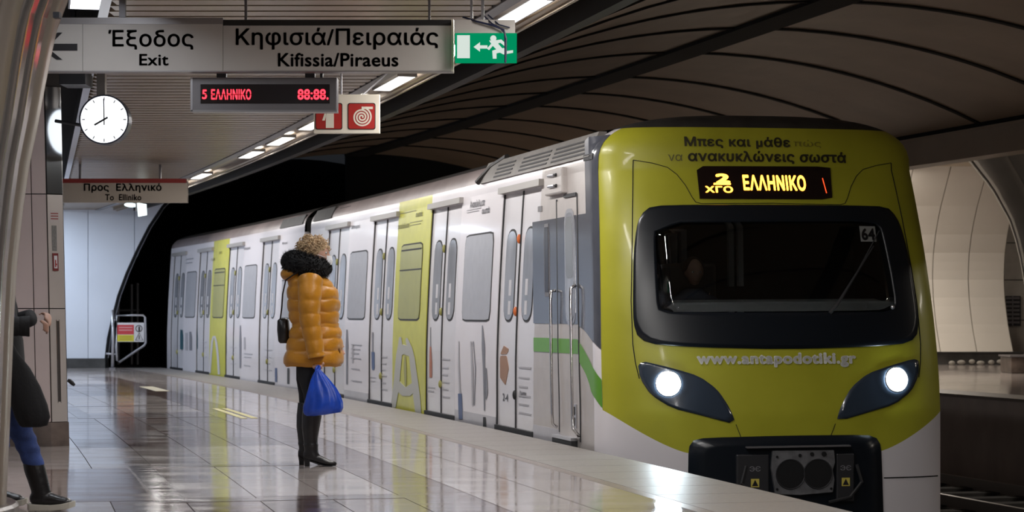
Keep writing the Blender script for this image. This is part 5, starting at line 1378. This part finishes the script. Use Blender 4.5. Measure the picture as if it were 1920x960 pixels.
# shopping bag held at the hem
bl = thing('shopping_bag', 'bright blue plastic shopping bag hanging from the hand of the waiting woman', 'bag', wf(.02, -.28, .38))
mb = MB(bf); R_ = []
for z, xa, xb, hy in ((.372, -.095, -.04, .010), (.382, -.112, .04, .035), (.40, -.118, .148, .052), (.43, -.119, .160, .060), (.47, -.112, .158, .060), (.52, -.100, .138, .054), (.57, -.082, .112, .046), (.62, -.060, .082, .036), (.66, -.036, .056, .026), (.69, -.014, .034, .016), (.705, -.006, .022, .010)):
    ring = []
    for k in range(40):
        th = 2*PI*k/40; c, s_ = math.cos(th), math.sin(th); rx = (xb-xa)/2; nn = noise.noise(Vector((c*2.5, s_*2.5, z*10)))
        fold = .05*math.sin(th*9+nn*5)*min(1, (z-.36)/.15)
        ring.append(((xa+xb)/2+rx*(1+.05*nn+fold)*c, -.285+hy*(1+.35*nn+3*fold)*s_, z+(.008*nn if z > .4 else 0)))
    R_.append(ring)
mb.loft(R_); bgo = mb.build('bag_body', bag_blue, bl, smooth=True)
mb = MB(wf); mb.tube([(-.005, -.285, .70), (.0, -.262, .722), (.012, -.250, .730), (.022, -.262, .722), (.018, -.285, .70)], [.010, .008, .006, .008, .010], 6); mb.tube([(.012, -.285, .70), (.016, -.265, .718), (.02, -.252, .727), (.016, -.24, .722), (.012, -.25, .70)], [.010, .007, .005, .006, .008], 6); mb.build('handle', bag_blue, bl, smooth=True)
# shoulder bag behind her
hb = thing('handbag', 'small black shoulder bag hanging behind the back of the waiting woman', 'bag', wf(-.26, .02, .89))
mb = MB(wf); R_ = []
for z, x, rx, ry in ((.885, -.262, .030, .05), (.90, -.262, .042, .07), (.98, -.268, .044, .08), (1.05, -.270, .040, .075), (1.065, -.268, .026, .06)):
    R_.append([(x+rx*math.copysign(abs(math.cos(2*PI*k/24))**.6, math.cos(2*PI*k/24)), .03+ry*math.copysign(abs(math.sin(2*PI*k/24))**.6, math.sin(2*PI*k/24)), z) for k in range(24)])
mb.loft(R_); mb.build('bag_body', leather_black, hb, smooth=True)
mb = MB(wf); mb.tube([(-.285, -.03, 1.06), (-.272, -.05, 1.14), (-.262, -.08, 1.24), (-.235, -.13, 1.34), (-.13, -.16, 1.41), (-.02, -.15, 1.38)], .006, 6); mb.build('strap', leather_black, hb)
# ---------------------------------------------------------------- person leaning behind the near column
pl0 = Vector((-2.865, 12.0, 0))
pe = thing('person', 'person mostly hidden behind the near column, only bent arm, jeans leg and black boot showing', 'person', pl0)
def pf(x, y, z): return pl0+Vector((x, y, z))
vs = [(-.02, 0, .86, .11, .13), (-.05, 0, 1.02, .10, .12), (-.06, 0, 1.20, .105, .13), (-.05, 0, 1.33, .07, .09), (-.035, 0, 1.41, .048), (-.03, 0, 1.48, .05)]
es = [(0, 1), (1, 2), (2, 3), (3, 4), (4, 5)]
a = add((.01, -.085, .80, .09), 0); a = add((.10, -.09, .49, .056), a); a = add((.165, -.09, .32, .050), a); a = add((.235, -.09, .13, .036), a); a = add((.33, -.09, .06, .03), a); add((.40, -.09, .045, .024), a)
a = add((-.05, .085, .80, .09), 0); a = add((-.03, .09, .47, .056), a); a = add((-.05, .09, .30, .05), a); a = add((-.07, .09, .11, .036), a); a = add((.0, .09, .05, .03), a); add((.07, .09, .04, .024), a)
a = add((.0, -.165, 1.30, .055), 3); a = add((.075, -.20, 1.03, .040), a); a = add((.205, -.17, 1.03, .026), a)
hand_bones(vs, es, (.215, -.17, 1.03), (1, .1, -.05), (-.1, .9, -.5), (.1, -.3, .9), a, .74, 1.25)
a = add((-.06, .165, 1.30, .055), 3); a = add((.0, .20, 1.04, .040), a); a = add((.15, .12, 1.08, .026), a)
hand_bones(vs, es, (.16, .12, 1.08), (1, -.3, .02), (0, -.3, -1), (0, .6, .6), a, .86, 1.0)
hc2 = (-.02, 0, 1.525)
pb = body_part(fused([('skin', vs, es), ('mesh', head_mb(hc2, .93))], .007), pf, 'body', skin, pe); eyes(pe, pf, hc2, .93)
mb = MB(pf); hq = Vector((-.045, 0, 1.555))
mb.grid(lambda u, v: hq+Vector((.098*math.sin(PI*v)*math.cos(2*PI*u), .088*math.sin(PI*v)*math.sin(2*PI*u), .085*math.cos(PI*v)-(.10 if v > .6 and math.cos(2*PI*u) < 0 else 0)))*1.0, 28, 18, True); mb.build('hair', hair_brown, pe, smooth=True)
mb = MB(pf); R_ = []
for z, x0_, x1_, ry in ((.60, -.17, .13, .17), (.68, -.17, .135, .175), (.80, -.165, .125, .17), (.95, -.165, .11, .16), (1.05, -.17, .085, .155), (1.2, -.175, .06, .165), (1.30, -.165, .035, .16), (1.36, -.13, .01, .11), (1.40, -.10, .01, .075)):
    R_.append([((x0_+x1_)/2+(x1_-x0_)/2*math.cos(2*PI*k/40)*(1+.03*noise.noise(Vector((k*.5, z*8, 0)))), ry*math.sin(2*PI*k/40)*(1+.03*noise.noise(Vector((k*.5, z*8, 5)))), z) for k in range(40)])
mb.loft(R_); jk = mb.build('jacket', cloth_black, pe, smooth=True)
sleeve([(-.0, -.155, 1.335), (.02, -.19, 1.27), (.075, -.205, 1.03)], .062, .052, 'sleeve', jk, knit, pf, amp=.04)
sleeve([(.055, -.205, 1.06), (.085, -.20, 1.03), (.195, -.175, 1.03)], .052, .056, 'forearm_sleeve', jk, cloth_black, pf, amp=.06)
sleeve([(-.06, .155, 1.335), (-.05, .19, 1.27), (.0, .205, 1.04), (.14, .13, 1.08)], .062, .048, 'sleeve', jk, cloth_black, pf, amp=.04)
mb = MB(pf); mb.tube([(.085+.0*k, -.205+.056*math.cos(2*PI*k/20), 1.075+.03*math.sin(2*PI*k/20)) for k in range(20)], .008, 6, closed=True); mb.build('yellow_band', mat('band_yellow', (.65, .40, .02), .5), jk, label='yellow band at the elbow')
def leg_tube(pts, fn, name, m, parent, wr=.05):
    mb = MB(fn); rings = []
    for i in range(len(pts)-1):
        for j in range(10):
            t = j/10; p = [pts[i][q]+(pts[i+1][q]-pts[i][q])*t for q in range(4)]; z = p[2]
            r = p[3]*(1+wr*math.sin(z*95+noise.noise(Vector((z*20, 0, 0)))*3))
            rings.append([(p[0]+r*math.cos(2*PI*k/24)*1.05, p[1]+r*.95*math.sin(2*PI*k/24), p[2]) for k in range(24)])
    mb.loft(rings); return mb.build(name, m, parent, smooth=True)
jl = leg_tube([(.0, -.085, .86, .105), (.045, -.088, .68, .088), (.10, -.09, .50, .070), (.15, -.09, .38, .064), (.20, -.09, .25, .053), (.205, -.09, .24, .05)], pf, 'jeans_leg', denim, pe)
leg_tube([(-.05, .085, .86, .105), (-.04, .088, .66, .086), (-.03, .09, .49, .068), (-.05, .09, .36, .064), (-.06, .09, .25, .052), (-.06, .09, .24, .05)], pf, 'jeans_leg', denim, pe)
mb = MB(pf); mb.ell((.150, -.12, .485), (.020, .028, .016), 12, 8); mb.build('knee_tear', denim_pale, jl, smooth=True)
for kx, ky, top, lean_ in ((.235, -.09, .265, .040), (-.07, .09, .26, .0)):
    b = MB(); R_ = []
    for z, dx, r in ((top, -lean_*1.05, .056), (.22, -lean_*.8, .058), (.16, -lean_*.35, .055), (.11, 0, .052), (.06, .01, .052)):
        R_.append([(kx+dx+r*1.05*math.cos(2*PI*k/20), ky+r*.9*math.sin(2*PI*k/20), z) for k in range(20)])
    b.loft(R_); R_ = []
    for x, zc, hz, hy in ((-.060, .07, .02, .025), (-.045, .07, .036, .038), (0, .07, .042, .042), (.06, .062, .038, .043), (.11, .055, .028, .043), (.15, .050, .022, .036), (.172, .046, .012, .018)):
        R_.append([(kx+x, ky+hy*math.cos(2*PI*k/16), zc+hz*math.sin(2*PI*k/16)) for k in range(16)])
    b.loft(R_); bt = body_part(fused([('mesh', b)], .006, 3), pf, 'boot', leather_black, pe)
    mb = MB(pf); mb.loft([[(kx+x+0*z0_, ky-hy, z0_), (kx+x, ky+hy, z0_), (kx+x, ky+hy, z0_+h_), (kx+x, ky-hy, z0_+h_)] for x, hy, z0_, h_ in ((-.072, .022, .006, .038), (-.058, .040, .0, .040), (0, .045, .0, .036), (.06, .048, .0, .034), (.12, .046, .006, .034), (.165, .036, .014, .036), (.190, .018, .024, .032))]); mb.build('sole', sole_white, bt, bevel=.004)
tb_ = thing('tote_bag', 'black cloth bag hanging from the arm of the person behind the near column', 'bag', pf(.2, -.25, .46))
mb = MB(pf); R_ = []
for z, xa, xb, hy in ((.475, .17, .27, .02), (.485, .155, .31, .04), (.53, .13, .325, .055), (.60, .105, .310, .055), (.70, .085, .270, .048), (.80, .065, .215, .036), (.88, .055, .150, .024), (.95, .05, .11, .014), (.99, .06, .095, .010)):
    R_.append([((xa+xb)/2+(xb-xa)/2*math.cos(2*PI*k/28)*(1+.05*noise.noise(Vector((k*.5, z*7, 1)))), -.26+hy*math.sin(2*PI*k/28)*(1+.3*noise.noise(Vector((k*.5, z*7, 9)))), z) for k in range(28)])
mb.loft(R_); mb.build('bag_body', cloth_black, tb_, smooth=True)
mb = MB(pf); mb.tube([(.078, -.262, .985), (.085, -.268, 1.04), (.095, -.24, 1.09), (.10, -.20, 1.098), (.095, -.15, 1.06), (.09, -.16, 1.0)], .008, 6); mb.build('strap', cloth_black, tb_)
# ---------------------------------------------------------------- driver behind the windscreen
dp_ = T(17.42, 1.05, .62); dh = heading(17.4)
fd = Vector((math.sin(dh), -math.cos(dh), 0)); ld_ = Vector((math.cos(dh), math.sin(dh), 0))
dr = thing('person', 'dim train driver seated behind the windscreen, head and shoulders just visible', 'person', dp_)
def df(x, y, z): return dp_+fd*x+ld_*y+Vector((0, 0, z))
vs = [(0, 0, .08, .11, .13), (0, 0, .25, .10, .12), (0, 0, .43, .11, .14), (.01, 0, .57, .07, .09), (.02, 0, .64, .05), (.03, 0, .70, .05)]
es = [(0, 1), (1, 2), (2, 3), (3, 4), (4, 5)]
for sd_ in (-1, 1):
    a = add((.0, .18*sd_, .54, .055), 3); a = add((.04, .22*sd_, .32, .04), a); a = add((.20, .17*sd_, .33, .028), a)
    hand_bones(vs, es, (.21, .17*sd_, .33), (1, 0, 0), (0, 0, -1), (0, -sd_, 0), a, .85, .7)
    a = add((.05, .09*sd_, .05, .08), 0); a = add((.16, .09*sd_, -.05, .06), a); a = add((.14, .09*sd_, -.45, .04), a); add((.2, .09*sd_, -.50, .03), a)
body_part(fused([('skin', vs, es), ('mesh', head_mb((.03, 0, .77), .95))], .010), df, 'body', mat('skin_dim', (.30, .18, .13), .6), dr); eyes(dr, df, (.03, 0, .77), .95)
mb = MB(df); mb.ell((-.0, 0, .80), (.092, .086, .095), 20, 12); mb.build('hair', hair_brown, dr, smooth=True)
mb = MB(df); mb.loft([[(.0+rx*math.cos(2*PI*k/24), ry*math.sin(2*PI*k/24), z) for k in range(24)] for z, rx, ry in ((.0, .13, .18), (.2, .125, .17), (.42, .13, .19), (.54, .11, .21), (.60, .07, .11), (.63, .055, .065))]); mb.build('shirt', mat('driver_shirt', (.05, .06, .09), .8), dr, smooth=True)
